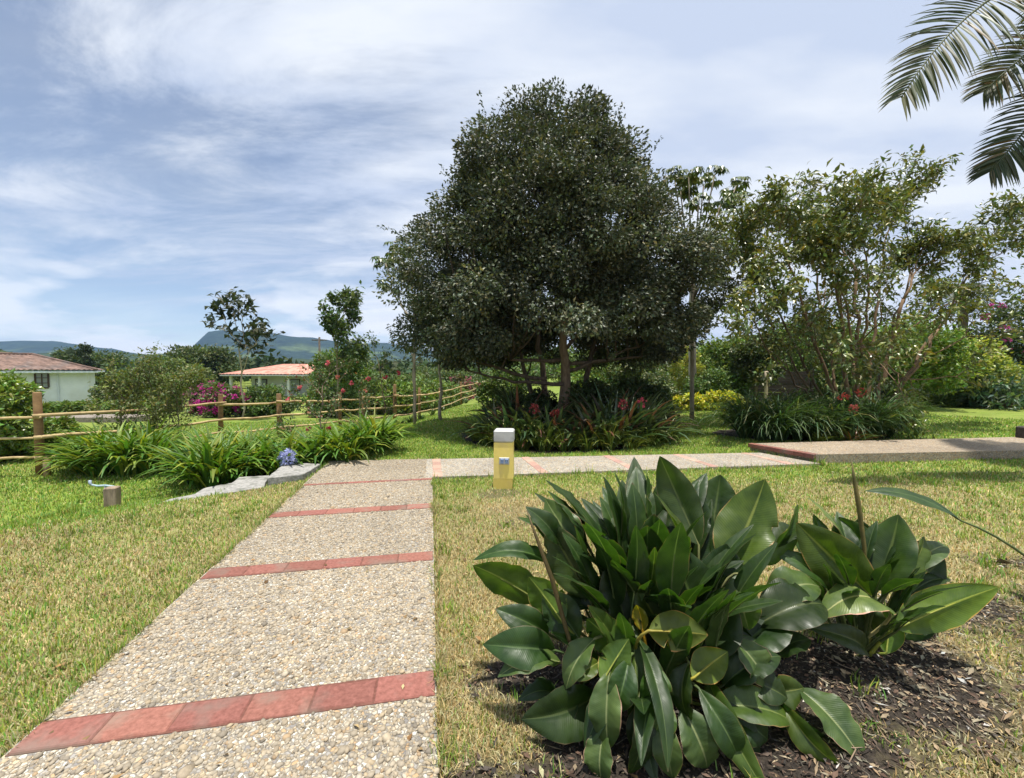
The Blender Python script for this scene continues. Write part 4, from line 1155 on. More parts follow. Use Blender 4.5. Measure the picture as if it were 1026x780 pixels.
    # lower leaves between the stalks, and spent ones lying over the soil
    for k in range(66):
        az = rg.uniform(-3.3, 0.2); lowl = k % 4 == 0
        dirv = np.array((math.cos(az), math.sin(az), 0))
        r0 = rg.uniform(0.06, 0.34); h = rg.uniform(0.12, 0.48) * (1.15 - r0)
        B = org + dirv * r0 + np.array((0, 0, h)); l = rg.uniform(0.28, 0.44)
        T = B + unit(dirv * rg.uniform(0.2, 0.9) + np.array((0, 0, rg.uniform(-0.9, 0.0) if lowl else rg.uniform(0.5, 1.5))) + rg.normal(0, 0.15, 3)) * l
        T[2] = max(T[2], 0.03)
        g = rg.random()
        tn = np.array((1, 1, 1)) * rg.uniform(0.7, 1.3) if g < 0.85 else np.array((1.9, 1.6, 1.2))
        big_leaf(rg, root, B, T, rg.uniform(0.09, 0.13), (dirv * 0.5 + np.array((0, 0, 0.8))) if lowl else (-dirv * 0.7 + np.array((0, 0, 0.8))), 0.12 if lowl else 0.05, 0.7, tn, org + dirv * 0.06, rg.normal(0, 0.5), wave=0.09, acc=None if k < 30 else acc)
    lm = acc[0].build('inner_leaves', M_blade, root, np.concatenate(acc[1])); lm['kind'] = 'stuff'
    so = acc[2].build('inner_stalks', M_stalk, root); so['kind'] = 'stuff'
    sb = MB()
    p = np.array([P(a, b, c) for a, b, c in ((590, 716, 1.72), (584, 690, 1.70), (570, 640, 1.70), (553, 580, 1.72), (538, 540, 1.74), (528, 512, 1.76))])
    p = np.concatenate([p[:1] - np.array((0, 0, 0.12)), p])
    tube(sb, p, (0.008, 0.008, 0.008, 0.009, 0.010, 0.007, 0.002), 7, (0.9, 0.5, 0.55))
    sb.build('dry_flower_stem', M_stalk, root)
build_main_plant()

def build_second_plant():
    rg = rng_(311)
    org = PG(868, 2.16)
    root = thing('strelitzia_plant', 'smaller clump of broad paddle leaves with a thin upright rolled spear on the dark soil', 'plant', org)
    L = [(872, 597, 798, 524, 48, 2.10, 2.16, 'fl'), (878, 592, 901, 516, 48, 2.14, 2.2, 'f'), (905, 576, 927, 538, 26, 2.2, 2.26, 'sl'),
         (900, 580, 950, 545, 28, 2.25, 2.32, 'hg'), (898, 630, 1000, 588, 36, 2.0, 1.98, 'bl'), (898, 612, 952, 578, 30, 2.22, 2.28, 'hd'),
         (892, 614, 821, 615, 46, 1.98, 1.92, 'hp'), (834, 592, 772, 550, 26, 2.2, 2.2, 'h'), (848, 543, 810, 498, 16, 2.3, 2.36, 'sp'),
         (867, 557, 841, 518, 36, 2.3, 2.38, 'f'), (866, 652, 812, 628, 30, 2.02, 1.98, 'hd'), (888, 655, 893, 610, 22, 2.05, 2.08, 'bl'),
         (872, 570, 860, 520, 30, 2.34, 2.4, 'fd'), (912, 600, 945, 560, 34, 2.24, 2.3, 'fd'), (846, 600, 812, 560, 34, 2.26, 2.3, 'fd'), (885, 590, 880, 530, 34, 2.34, 2.42, 'fd'), (858, 620, 838, 590, 30, 2.2, 2.22, 'f'), (878, 640, 858, 600, 30, 2.1, 2.12, 'fd'), (905, 640, 930, 606, 30, 2.14, 2.14, 'fd')]
    for lf in L:
        px_leaf(rg, root, org, lf, 2.16)
    for k in range(26):
        az = rg.uniform(0, 6.28); dirv = np.array((math.cos(az), math.sin(az), 0)); r0 = rg.uniform(0.04, 0.2); h = rg.uniform(0.14, 0.42)
        B = org + dirv * r0 + np.array((0, 0, h)); T = B + unit(dirv * rg.uniform(0.3, 0.8) + np.array((0, 0, rg.uniform(0.5, 1.3)))) * rg.uniform(0.22, 0.33)
        big_leaf(rg, root, B, T, rg.uniform(0.075, 0.12), -dirv * 0.7 + np.array((0, 0, 0.8)), 0.05, 0.65, np.array((1, 1, 1)) * rg.uniform(0.65, 1.1), org + dirv * 0.05, rg.normal(0, 0.4), wave=0.08)
    sb = MB()
    p = np.array([P(a, b, c) for a, b, c in ((868, 660, 2.15), (867, 600, 2.16), (866, 548, 2.17), (861, 510, 2.18), (856, 480, 2.19), (853, 460, 2.2))])
    tube(sb, p, (0.007, 0.007, 0.010, 0.012, 0.009, 0.001), 7, (1.5, 0.95, 0.9)); sb.build('rolled_spear', M_stalk, root)
build_second_plant()

def build_third_plant():
    rg = rng_(317)
    org = PG(1128, 2.35)
    root = thing('strelitzia_plant', 'paddle leaved plant at the right edge sending one long arching leaf into view', 'plant', org)
    B = P(963, 522, 2.25); T = P(868, 490, 2.35)
    big_leaf(rg, root, B, T, 0.15, np.array((0.25, -0.35, 0.9)), 0.10, 0.30, (1.1, 1.1, 1.1), org, 0, stalk_ctrl=P(1030, 545, 2.28))
    for k in range(12):
        az = rg.uniform(-1.4, 1.6); dirv = np.array((math.cos(az), math.sin(az), 0))
        B = org + dirv * rg.uniform(0.1, 0.25) + np.array((0, 0, rg.uniform(0.3, 0.55))); T = B + unit(dirv * 0.7 + np.array((0, 0, 0.8))) * 0.33
        big_leaf(rg, root, B, T, 0.14, -dirv + np.array((0, 0, 0.8)), 0.06, 0.45, (1, 1, 1), org)
build_third_plant()
# ---------------------------------------------------------------- palm at the right edge
def frond(mb, rg, p0, p1, p2, n, L, col, droop=0.4, wid=0.030, vshape=0.5, roll=0.0):
    """rachis with two rows of leaflets"""
    ns = 14
    p = bez(p0, p1, p2, ns)
    tube(mb, p, np.linspace(0.028, 0.006, ns), 5, np.array(col) * 1.5)
    t = np.linspace(0.12, 0.995, n); i = np.clip((t * (ns - 1)).astype(int), 0, ns - 2); f = (t * (ns - 1) - i)[:, None]
    c = p[i] * (1 - f) + p[i + 1] * f; d = unit(np.gradient(c, axis=0))
    side = unit(np.cross(d, np.array((0, 0, 1.0)))); up = np.cross(side, d)
    side, up = side * math.cos(roll) + up * math.sin(roll), up * math.cos(roll) - side * math.sin(roll)
    ll = L * np.sin(np.pi * np.clip(0.12 + t * 0.80, 0, 1)) ** 0.7
    for sg in (-1, 1):
        dd = unit(side * sg * 0.9 + d * (0.35 + 0.9 * t[:, None] ** 3) + up * (vshape * 0.7 * (1 - 0.5 * t[:, None])) + rg.normal(0, 0.07, (n, 3)))
        s = np.linspace(0, 1, 6)
        pts = c[:, None, :] + dd[:, None, :] * (ll[:, None] * s[None, :])[..., None] + np.array((0, 0, -1.0)) * (droop * 0.8 * ll[:, None] * s[None, :] ** 2.2 * rg.uniform(0.6, 1.3, (n, 1)))[..., None]
        w = wid * np.array([0.5, 1, 1, 0.8, 0.5, 0.05])
        hn = unit(np.cross(dd, up))
        a = pts + hn[:, None, :] * (w / 2)[None, :, None]; b = pts - hn[:, None, :] * (w / 2)[None, :, None] 
        mid = pts - up[:, None, :] * (w * 0.25)[None, :, None]
        V = np.stack([a, mid, b], 2).reshape(-1, 3)
        ii = np.arange(n)[:, None, None] * 18; jj = np.arange(5)[None, :, None] * 3
        q = np.concatenate([(ii + jj + np.array([[[0, 1, 4, 3]]])).reshape(-1, 4), (ii + jj + np.array([[[1, 2, 5, 4]]])).reshape(-1, 4)])
        mb.add(V, q, np.repeat(leafcol(rg, n, col, 0.32, 0.15, (0.19, 0.14, 0.07), 0.08), 18, axis=0))

def build_palm():
    rg = rng_(401)
    Y = 5.6
    C_ = P(1150, -30, Y)
    base = np.array((C_[0] + 0.25, Y + 0.1, gzf(C_[0] + 0.25, Y)))
    root = thing('palm_tree', 'tall palm at the right edge whose long feathery fronds hang into the upper corner', 'palm', base)
    tb = MB(); p = bez(base - np.array((0, 0, 0.1)), (base + C_) / 2 + np.array((0.12, 0, 0)), C_, 24)
    tube(tb, p, np.linspace(0.17, 0.11, 24) * (1 + 0.06 * np.cos(np.arange(24) * 3.14)), 12, (0.9, 0.9, 0.9)); tb.build('trunk', M_bark, root)
    col = (0.085, 0.10, 0.045)
    spec = [((903, 98, 5.2), (1000, -62, 5.3), 84, 0.74), ((986, 92, 5.6), (1040, 38, 5.5), 66, 0.58), ((992, 172, 5.6), (1040, 120, 5.5), 62, 0.58)]
    for (tx, ty, tY), (mx_, my_, mY), n, L in spec:
        fb = MB(); frond(fb, rg, C_, P(mx_, my_, mY), P(tx, ty, tY), n, L, col if ty < 150 else (0.05, 0.065, 0.03), 0.35, 0.034, 0.5, R(62)); fb.build('frond', M_leaf, root)
    for k in range(12):
        az = rg.uniform(-1.25, 1.2); r = rg.uniform(1.9, 2.5)
        dv = np.array((math.cos(az), math.sin(az), 0))
        fb = MB(); frond(fb, rg, C_, C_ + dv * r * 0.5 + np.array((0, 0, rg.uniform(0.5, 1.4))), C_ + dv * r + np.array((0, 0, rg.uniform(-0.5, 1.2))), 50, 0.5, col); fb.build('frond', M_leaf, root)
build_palm()

# ---------------------------------------------------------------- the yellow bollard
M_yellow = surf('yellow_paint', (0.84, 0.66, 0.17), (0.90, 0.72, 0.21), 9, 0.55, 0.12, 0.003, c3=(0.80, 0.62, 0.22), s3=5)
M_greymetal = surf('grey_paint', (0.46, 0.46, 0.45), (0.54, 0.54, 0.53), 12, 0.5, 0.08, 0.002, c3=(0.30, 0.30, 0.29), s3=6)
M_plate = surf('metal_plate', (0.40, 0.42, 0.45), (0.50, 0.52, 0.55), 30, 0.35, 0, 0, metal=0.3)
M_dark = surf('dark_plastic', (0.03, 0.035, 0.045), (0.05, 0.055, 0.07), 20, 0.4, 0, 0)
def build_bollard():
    b = PG(505, 5.42); z0 = b[2]; rz = R(-4)
    root = thing('garden_bollard', 'yellow square garden bollard with a grey cap and a double socket plate beside the path', 'bollard', b)
    def at(x, y, z):
        return (b[0] + x * math.cos(rz) - y * math.sin(rz), b[1] + x * math.sin(rz) + y * math.cos(rz), z0 + z)
    mb = MB(); box(mb, at(-0.01, 0, 0.06), (0.245, 0.215, 0.15), rz, (0.80, 0.78, 0.70), 0.008); mb.build('base', M_yellow, root)
    mb = MB()
    # post widens slightly downwards
    hs = [(0.132, 0.124, 0.108), (0.142, 0.124, 0.108), (0.585, 0.120, 0.105), (0.590, 0.116, 0.101)]
    V = []; 
    for z, hx, hy in hs:
        for sx, sy in ((1, -1), (1, 1), (-1, 1), (-1, -1)):
            V.append(at(sx * hx, sy * hy, z))
    q = [(r * 4 + k, r * 4 + (k + 1) % 4, r * 4 + 4 + (k + 1) % 4, r * 4 + 4 + k) for r in range(3) for k in range(4)]
    mb.add(V, [np.array(q), np.array([(3, 2, 1, 0)]), np.array([(12, 13, 14, 15)])], (1, 1, 1), False); mb.build('post', M_yellow, root)
    mb = MB(); box(mb, at(0.004, 0, 0.668), (0.252, 0.225, 0.156), rz, (1, 1, 1), 0.016); mb.build('cap', M_greymetal, root)
    mb = MB(); box(mb, at(0.012, -0.113, 0.358), (0.128, 0.012, 0.085), rz, (1, 1, 1), 0.004); pl = mb.build('socket_plate', M_plate, root)
    for sx in (-0.027, 0.030):
        mb = MB(); box(mb, at(0.012 + sx, -0.1205, 0.358), (0.040, 0.008, 0.056), rz, (0.55, 0.75, 1.2), 0.003); mb.build('socket', M_plate, pl)
        mb = MB()
        for k in (-0.010, 0.010):
            box(mb, at(0.012 + sx + k, -0.1255, 0.362), (0.004, 0.003, 0.018), rz, (1, 1, 1), 0)
        mb.build('slot', M_dark, pl)
build_bollard()

# ---------------------------------------------------------------- stone steps, stump, tap pipe
names = ['highest and nearest the path of the four grey stone steps', 'broad grey stone step, second one down from the path', 'grey stone step third down from the path, half sunk in turf', 'lowest grey stone step lying flat in the turf']
for k, (poly, z, th_) in enumerate(SLABS):
    rg = rng_(500 + k); mb = MB()
    n = 8; pp = []
    for i_ in range(4):
        a = np.array(poly[i_]); b = np.array(poly[(i_ + 1) % 4])
        for t in np.linspace(0, 1, n, endpoint=False):
            pp.append(a * (1 - t) + b * t + rg.normal(0, 0.005, 2))
    pp = np.array(pp); cen = pp.mean(0); m = len(pp)
    ring = [(pp * 0.985 + cen * 0.015, z), (pp, z - 0.008), (pp + rg.normal(0, 0.003, pp.shape), z - th_), (pp * 0.98 + cen * 0.02, z - th_ - 0.14)]
    V = np.concatenate([np.column_stack([a, np.full(m, zz) + (rg.normal(0, 0.0015, m) if j < 2 else 0)]) for j, (a, zz) in enumerate(ring)])
    V = np.concatenate([V, [[cen[0], cen[1], z]]])
    q = [(r * m + i_, (r + 1) * m + i_, (r + 1) * m + (i_ + 1) % m, r * m + (i_ + 1) % m) for r in range(3) for i_ in range(m)]
    mb.add(V, [np.array(q), np.array([(4 * m, i_, (i_ + 1) % m) for i_ in range(m)])], (1, 1, 1), False)
    tag(mb.build('stone_step', M_slab), names[k], 'step', 'stone steps going down the bank')

rg = rng_(520)
def stump(px, py_base, Y, hpx, wpx, name, label, cat, col=(1, 1, 1), square=True):
    b = P(px, py_base, Y); b[2] = gzf(b[0], Y); s = Y / F
    mb = MB(); w = wpx * s; h = hpx * s
    if square:
        box(mb, (b[0], Y, b[2] + h / 2 - 0.03), (w, w * 0.9, h + 0.06), R(14), col, 0.012)
    else:
        p = np.array([b - (0, 0, 0.05), b + (0, 0, h * 0.5), b + (0.004, 0, h)]); tube(mb, p, w / 2, 9, col)
    return tag(mb.build(name, M_bark), label, cat)
stump(113, 507, 5.4, 20, 10.5, 'wooden_stake', 'short weathered square timber stake in the lower lawn', 'stake', (1.6, 1.5, 1.42))
stump(47, 470, 7.1, 17, 6, 'wooden_stake', 'thin little wooden peg beside the nearest fence post', 'stake', (1.5, 1.3, 1.1), False)
mb = MB(); a = PG(108, 5.5); z = a[2] + 0.24
pp = np.array([(a[0] + 0.0, 5.52, z - 0.01), (a[0] - 0.12, 5.53, z), (a[0] - 0.24, 5.55, z - 0.012), (a[0] - 0.34, 5.57, z - 0.002)])
root = thing('garden_tap_pipe', 'thin pale blue plastic pipe sticking out sideways by the timber stake', 'pipe', (a[0] - 0.05, 5.54, a[2]))
tube(mb, pp, 0.014, 8, (1, 1, 1)); mb.build('pipe', surf('blue_plastic', (0.30, 0.42, 0.46), (0.40, 0.50, 0.52), 20, 0.5, 0, 0), root)
mb = MB(); tube(mb, np.array([pp[-1], pp[-1] + (-0.02, 0, 0.02), pp[-1] + (-0.02, 0, 0.06)]), 0.018, 8, (0.8, 0.9, 1)); tube(mb, np.array([pp[1] - (0, 0, 0.5), pp[1]]), 0.012, 6); mb.build('fitting', MATS.get('x') or M_plate, root)

mb = MB(); c = P(1040, 440, 8.3)
box(mb, (c[0], 8.35, 0.26), (0.42, 0.34, 0.24), 0.1, (0.25, 0.22, 0.22), 0.02)
tag(mb.build('stone_block', M_slab), 'dark stone block standing on the raised path at the right edge', 'block')

# ---------------------------------------------------------------- bamboo fence
def build_fence():
    rg = rng_(601)
    posts = [(-210, 6.5, 1.35, 0.075), (36, 7.15, 1.42, 0.062), (219, 10.2, 1.25, 0.055), (279, 11.3, 1.2, 0.065), (340, 12.6, 1.2, 0.05), (364, 13.4, 1.15, 0.05), (395, 14.4, 1.4, 0.06), (420, 16.6, 1.25, 0.055), (441, 19.0, 1.15, 0.05), (462, 22.5, 1.2, 0.05), (478, 26.5, 1.15, 0.05), (500, 32.0, 1.1, 0.05)]
    base = PG(219, 10.2)
    root = thing('pole_fence', 'rustic round pole fence with three rails curving across the garden on the left', 'fence', base)
    tops = []
    for px, Y, h, r in posts:
        b = PG(px, Y)
        mb = MB(); k = rg.normal(0, 0.015, 2)
        tube(mb, np.array([b - (0, 0, 0.2), b + (k[0], k[1], h * 0.5), b + (k[0] * 1.6, k[1] * 1.5, h - 0.015), b + (k[0] * 1.6, k[1] * 1.5, h)]), np.array((r * 1.05, r, r * 0.92, r * 0.8)) * (0.8 + 0.2 * min(1, Y / 9)) , 10, np.array((0.60, 0.47, 0.40)) * rg.uniform(0.85, 1.1))
        mb.build('post', M_bamboo, root); tops.append(b)
    for lv, hz in enumerate((1.0, 0.66, 0.33)):
        for j in range(len(posts) - 1):
            a, b = tops[j].copy(), tops[j + 1].copy()
            d = unit(b - a); off = np.array((d[1], -d[0], 0)) * 0.075
            a[2] += hz + rg.normal(0, 0.02); b[2] += hz + rg.normal(0, 0.02)
            n = 9; p = np.linspace(a - d * 0.1, b + d * 0.1, n) + off * (1 + 0.25 * (j % 2)); p[:, 2] -= 0.03 * np.sin(np.linspace(0, math.pi, n)); p[1:-1] += rg.normal(0, 0.008, (n - 2, 3))
            mb = MB(); r0 = rg.uniform(0.026, 0.036)
            tube(mb, p, np.linspace(r0, r0 * 0.75, n), 8, np.array((1.1, 1.08, 0.98)) * rg.uniform(0.9, 1.15)); mb.build('rail', M_bamboo, root)
build_fence()

# ---------------------------------------------------------------- strap leaved plants
def strap_plant(name, label, cat, x, y, seed, n=90, L=0.55, W_=0.028, col=(0.075, 0.135, 0.022), group=None, alt=(0.15, 0.20, 0.035), altp=0.22, spread=0.10, bend=(0.7, 2.0), el=(0.7, 1.5), mat=None, flower=None, lift=0.25, z=None, tipw=0.12, nseg=6):
    rg = rng_(seed)
    b = np.array((x, y, gzf(x, y) if z is None else z))
    root = thing(name, label, cat, b, group)
    az = rg.random(n) * 6.283
    rr = spread * np.sqrt(rg.random(n))
    pos = b + np.stack([np.cos(az) * rr, np.sin(az) * rr, -0.02 + 0 * rr], 1)
    fb = MB()
    straps(fb, pos, az + rg.normal(0, 0.5, n), rg.uniform(el[0], el[1], n), L * rg.uniform(0.6, 1.15, n), W_ * rg.uniform(0.7, 1.2, n), rg.uniform(bend[0], bend[1], n), leafcol(rg, n, col, 0.35, 0.2, alt, altp), nseg, tipw, 0.35, lift)
    fb.build('foliage', mat or M_gloss, root)
    if flower:
        for fc, hz, R_, cnt, dxy in flower:
            st = MB(); t = b + np.array((dxy[0], dxy[1], hz)); tube(st, bez(b + np.array((dxy[0] * 0.2, dxy[1] * 0.2, 0)), b + np.array((dxy[0] * 0.4, dxy[1] * 0.4, hz * 0.7)), t, 7), 0.007, 5, (1.2, 1.5, 1)); so = st.build('flower_stalk', M_stalk, root)
            hb = MB(); v = unit(rg.normal(0, 1, (cnt, 3)) + np.array((0, 0, 0.25))); pz = t + v * R_ * rg.uniform(0.45, 0.9, (cnt, 1))
            for k in range(4):
                d = unit(v + rg.normal(0, 0.55, v.shape)); leaves(hb, pz, d, rg.normal(0, 1, v.shape), R_ * 0.5, R_ * 0.2, leafcol(rg, cnt, fc, 0.25, 0.05), 0.2, 0.3)
            hb.build('flower_head', M_petal, so)
    return root

rg = rng_(701)
lily = 'strap leaved lily plant packed into the dense green bed behind the stone steps'
spots = []
for px, Y in ((208, 6.25), (196, 6.45), (232, 6.5), (222, 6.9), (252, 6.75), (206, 7.0), (256, 7.1), (285, 6.75), (278, 7.3), (235, 7.4), (312, 7.05), (305, 7.6), (338, 7.35), (330, 7.9), (362, 7.5), (358, 8.1), (378, 7.75), (278, 7.9), (250, 7.9), (212, 7.5), (345, 7.0)):
    spots.append((px, Y))
for k, (px, Y) in enumerate(spots):
    p = PG(px + rg.normal(0, 3), Y)
    fl = None; lb = lily; nm = 'lily_plant'
    if k == 7:
        lb = 'lily plant with a round pale blue flower head next to the highest stone step'; q = P(288, 459, 6.35) - np.array((p[0], 6.75, p[2])); fl = [((0.50, 0.55, 0.82), q[2], 0.12, 90, (q[0], q[1] + 0.0))]
    strap_plant(nm, lb, 'plant', p[0], Y, 710 + k, 120, rg.uniform(0.74, 0.92), 0.064, (0.10, 0.185, 0.024), 'lily plants behind the stone steps', (0.24, 0.30, 0.05), 0.25, 0.17, (0.8, 2.5), (0.95, 1.54), mat=M_strap, flower=fl)
lily2 = 'strap leaved lily plant in the rounded clump on the lawn by the fence'
for k, (px, Y) in enumerate(((84, 7.35), (98, 7.1), (112, 7.6), (126, 7.15), (142, 7.5), (152, 7.25), (118, 8.0), (100, 7.8), (130, 8.2), (148, 8.0))):
    p = PG(px, Y)
    strap_plant('lily_plant', lily2, 'plant', p[0], Y, 740 + k, 120, rg.uniform(0.80, 0.98), 0.064, (0.09, 0.17, 0.022), 'lily plants in the clump by the fence', (0.22, 0.28, 0.045), 0.22, 0.17, (0.8, 2.5), (0.95, 1.54), mat=M_strap)

# grassy plants round the open tree's foot
for k, (px, Y) in enumerate(((748, 9.25), (764, 9.0), (782, 8.85), (800, 9.0), (818, 8.85), (836, 9.05), (756, 9.7), (776, 9.6), (796, 9.7), (816, 9.6), (838, 9.7), (856, 9.0), (876, 9.15), (890, 9.5), (862, 9.75), (880, 10.0), (785, 10.3), (820, 10.4))):
    p = PG(px, Y)
    strap_plant('liriope_plant', 'arching dark green grassy plant packed round the foot of the open spreading tree', 'plant', p[0], Y, 780 + k, 190, rg.uniform(1.15, 1.45) if k < 12 else 1.35, 0.032, (0.055, 0.10, 0.028), 'grassy plants under the open tree', (0.13, 0.16, 0.075), 0.16, 0.10, (1.3, 2.7), (0.95, 1.55), mat=M_strap)
for k, (px, Y, col, hz, lab) in enumerate(((846, 8.6, (0.40, 0.08, 0.06), 0.72, 'left of the pair of red bromeliads under the open tree'), (863, 8.7, (0.42, 0.08, 0.06), 0.82, 'red bromeliad with the tallest flower under the open tree'), (857, 8.45, (0.38, 0.10, 0.08), 0.50, 'lowest red bromeliad at the front of the open tree bed'))):
    p = PG(px, Y)
    strap_plant('bromeliad', lab, 'plant', p[0], Y, 830 + k, 26, 0.5, 0.05, (0.10, 0.13, 0.03), 'bromeliads under the open tree', (0.20, 0.10, 0.03), 0.3, 0.05, (0.4, 1.4), (0.7, 1.3), flower=[(col, hz + 0.22, 0.09, 26, (0, 0))])
p = PG(822, 8.6); strap_plant('bromeliad', 'yellowish green bromeliad without flower at the front of the open tree bed', 'plant', p[0], 8.6, 838, 34, 0.5, 0.055, (0.16, 0.20, 0.04), 'bromeliads under the open tree', None, 0, 0.05, (0.4, 1.2), (0.7, 1.4))

# the dark planting under the big tree
k = 0
for px, Y in ((488, 8.5), (505, 8.2), (524, 8.05), (545, 7.95), (566, 7.9), (588, 7.9), (610, 7.95), (632, 8.05), (652, 8.3), (668, 8.7), (478, 9.0), (664, 9.3)):
    p = PG(px, Y); k += 1
    strap_plant('grassy_plant', 'yellowish green grassy plant in the fringe at the front of the big tree bed', 'plant', p[0], Y, 850 + k, 110, rg.uniform(0.5, 0.7), 0.022, (0.075, 0.11, 0.022), 'fringe plants of the big tree bed', (0.17, 0.20, 0.04), 0.35, 0.12, (0.7, 2.0), (0.8, 1.5))
k = 0
for px, Y, h in ((497, 8.9, 0.75), (515, 8.6, 0.7), (535, 8.5, 0.7), (556, 8.4, 0.6), (578, 8.35, 0.6), (600, 8.4, 0.7), (622, 8.5, 0.78), (642, 8.7, 0.8), (655, 9.0, 0.7), (520, 9.2, 0.9), (610, 9.2, 0.9), (640, 9.4, 0.9), (590, 9.0, 0.7), (545, 9.0, 0.75)):
    p = PG(px, Y); k += 1
    fl = None; lab = 'dark green broad strap bromeliad massed under the big tree'
    fx = {3: ('bromeliad with a pink red flower left of centre under the big tree', (0.30, 0.06, 0.06)), 4: ('dark bromeliad with a dull red flower beside the bollard line', (0.30, 0.05, 0.04)), 8: ('bromeliad with the brightest crimson flower at the right of the big tree bed', (0.34, 0.05, 0.08)), 7: ('bromeliad with a small dark pink flower right of the trunks', (0.30, 0.06, 0.07))}.get(k)
    if fx:
        lab = fx[0]; fl = [(fx[1], h * 1.05, 0.10, 34, (0, -0.15))]
    strap_plant('bromeliad', lab, 'plant', p[0], Y, 870 + k, 90, h * 1.35, 0.085, (0.065, 0.10, 0.038), 'bromeliads of the big tree bed', (0.13, 0.065, 0.045), 0.2, 0.2, (0.5, 1.7), (0.6, 1.45), flower=fl)
p = PG(514, 9.5); strap_plant('cycad', 'dark drooping cycad like clump left of the trunks under the big tree', 'plant', p[0], 9.5, 890, 130, 1.05, 0.03, (0.035, 0.055, 0.022), None, (0.09, 0.11, 0.05), 0.15, 0.14, (1.2, 2.6), (0.9, 1.5), z=gzf(p[0], 9.5) + 0.45)
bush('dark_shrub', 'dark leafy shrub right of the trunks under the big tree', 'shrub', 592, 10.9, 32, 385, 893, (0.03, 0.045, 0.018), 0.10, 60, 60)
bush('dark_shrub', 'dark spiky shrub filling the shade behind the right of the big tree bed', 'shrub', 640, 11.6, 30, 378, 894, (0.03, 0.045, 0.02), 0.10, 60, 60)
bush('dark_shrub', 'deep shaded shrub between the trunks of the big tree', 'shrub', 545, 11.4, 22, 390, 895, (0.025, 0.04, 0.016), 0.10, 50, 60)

# young seedlings in a row inside the fence
for k in range(9):
    t = k / 8; px = 388 + t * 90; Y = 13.0 + 11 * t ** 1.3
    p = PG(px, Y); strap_plant('seedling', 'tiny young hedge plant in the row along the foot of the fence', 'plant', p[0], Y, 900 + k, 22, 0.34, 0.05, (0.06, 0.10, 0.025), 'seedlings along the fence', None, 0, 0.05, (0.2, 1.0), (0.9, 1.5))

# ---------------------------------------------------------------- shrubs of the left garden
rt = small_tree('rose_bush', 'tall sparse rose bush with a few red blooms left of the big tree', 'shrub', 388, 11.5, 352, 911, 0.02, (0.07, 0.11, 0.03), 0.075, 0.55, 12, 0.6, 0.12, 0.9, (2, 4), 2, -10, None, 0, None, (0.6, 0.5, 0.4), None, 6, 0.5)
def blooms(root, pts, col, seed, R_=0.07):
    rg = rng_(seed)
    for x in pts:
        hb = MB(); v = unit(rg.normal(0, 1, (14, 3))); leaves(hb, x + v * R_ * 0.12, unit(v + rg.normal(0, 0.3, v.shape)), rg.normal(0, 1, v.shape), R_, R_ * 0.9, leafcol(rg, 14, col, 0.25, 0.05), 0.3, 0.3)
        hb.build('flower', M_petal, root)
blooms(rt, [P(386, 378, 11.4), P(330, 430, 9.0), P(369, 380, 11.4), P(399, 374, 11.5)], (0.55, 0.07, 0.12), 912, 0.075)
rt = small_tree('rose_bush', 'wide rose bush with grey twigs and pink blooms behind the lily bed', 'shrub', 318, 8.6, 374, 913, 0.022, (0.075, 0.115, 0.035), 0.07, 0.55, 22, 1.0, 0.10, 1.3, (2, 4), 2, 6, (0.20, 0.09, 0.05), 0.12, None, (0.7, 0.6, 0.55), None, 7, 0.3)
blooms(rt, [P(328, 364, 8.5), P(344, 391, 8.5), P(300, 388, 8.5), P(309, 430, 8.2), P(352, 384, 8.8), P(288, 400, 8.4)], (0.60, 0.14, 0.16), 914, 0.055)
rt = small_tree('rose_bush', 'slender rose bush with orange pink buds right above the lilies', 'shrub', 352, 8.9, 392, 915, 0.016, (0.08, 0.12, 0.035), 0.06, 0.55, 12, 0.9, 0.15, 1.1, (2, 4), 2, 10, (0.22, 0.10, 0.05), 0.12, None, (0.7, 0.6, 0.55), None, 6, 0.3)
blooms(rt, [P(366, 392, 8.8), P(338, 378, 8.8), P(392, 440, 8.0)], (0.62, 0.20, 0.14), 916, 0.05)
for k, (px, Y, tp, ln, lab) in enumerate(((128, 8.6, 384, -14, 'left half of the twiggy shrub with small leaves above the lily clump'), (150, 8.9, 376, 2, 'tallest twiggy shrub with many fine grey stems above the lily clump'), (172, 8.7, 386, 12, 'right hand twiggy shrub leaning over the lily clump'))):
    small_tree('twiggy_shrub', lab, 'shrub', px, Y, tp, 920 + k, 0.018, (0.13, 0.165, 0.042), 0.08, 0.45, 11, 0.8, 0.08, 1.35, (3, 5), 2, ln, (0.16, 0.15, 0.05), 0.2, None, (0.75, 0.7, 0.65), 'twiggy shrubs by the fence', 10, 0.5)
bush('leafy_shrub', 'bright green leafy shrub behind the nearest fence post at the left edge', 'shrub', -4, 8.3, 36, 374, 930, (0.085, 0.135, 0.028), 0.11, 70, 55, 0.5, (0.19, 0.22, 0.045), 0.22, mat=M_gloss)
bush('leafy_shrub', 'small green shrub low behind the rails right of the nearest fence post', 'shrub', 52, 9.0, 20, 418, 931, (0.08, 0.125, 0.028), 0.10, 30, 45, 0.5, (0.17, 0.2, 0.045), 0.2)

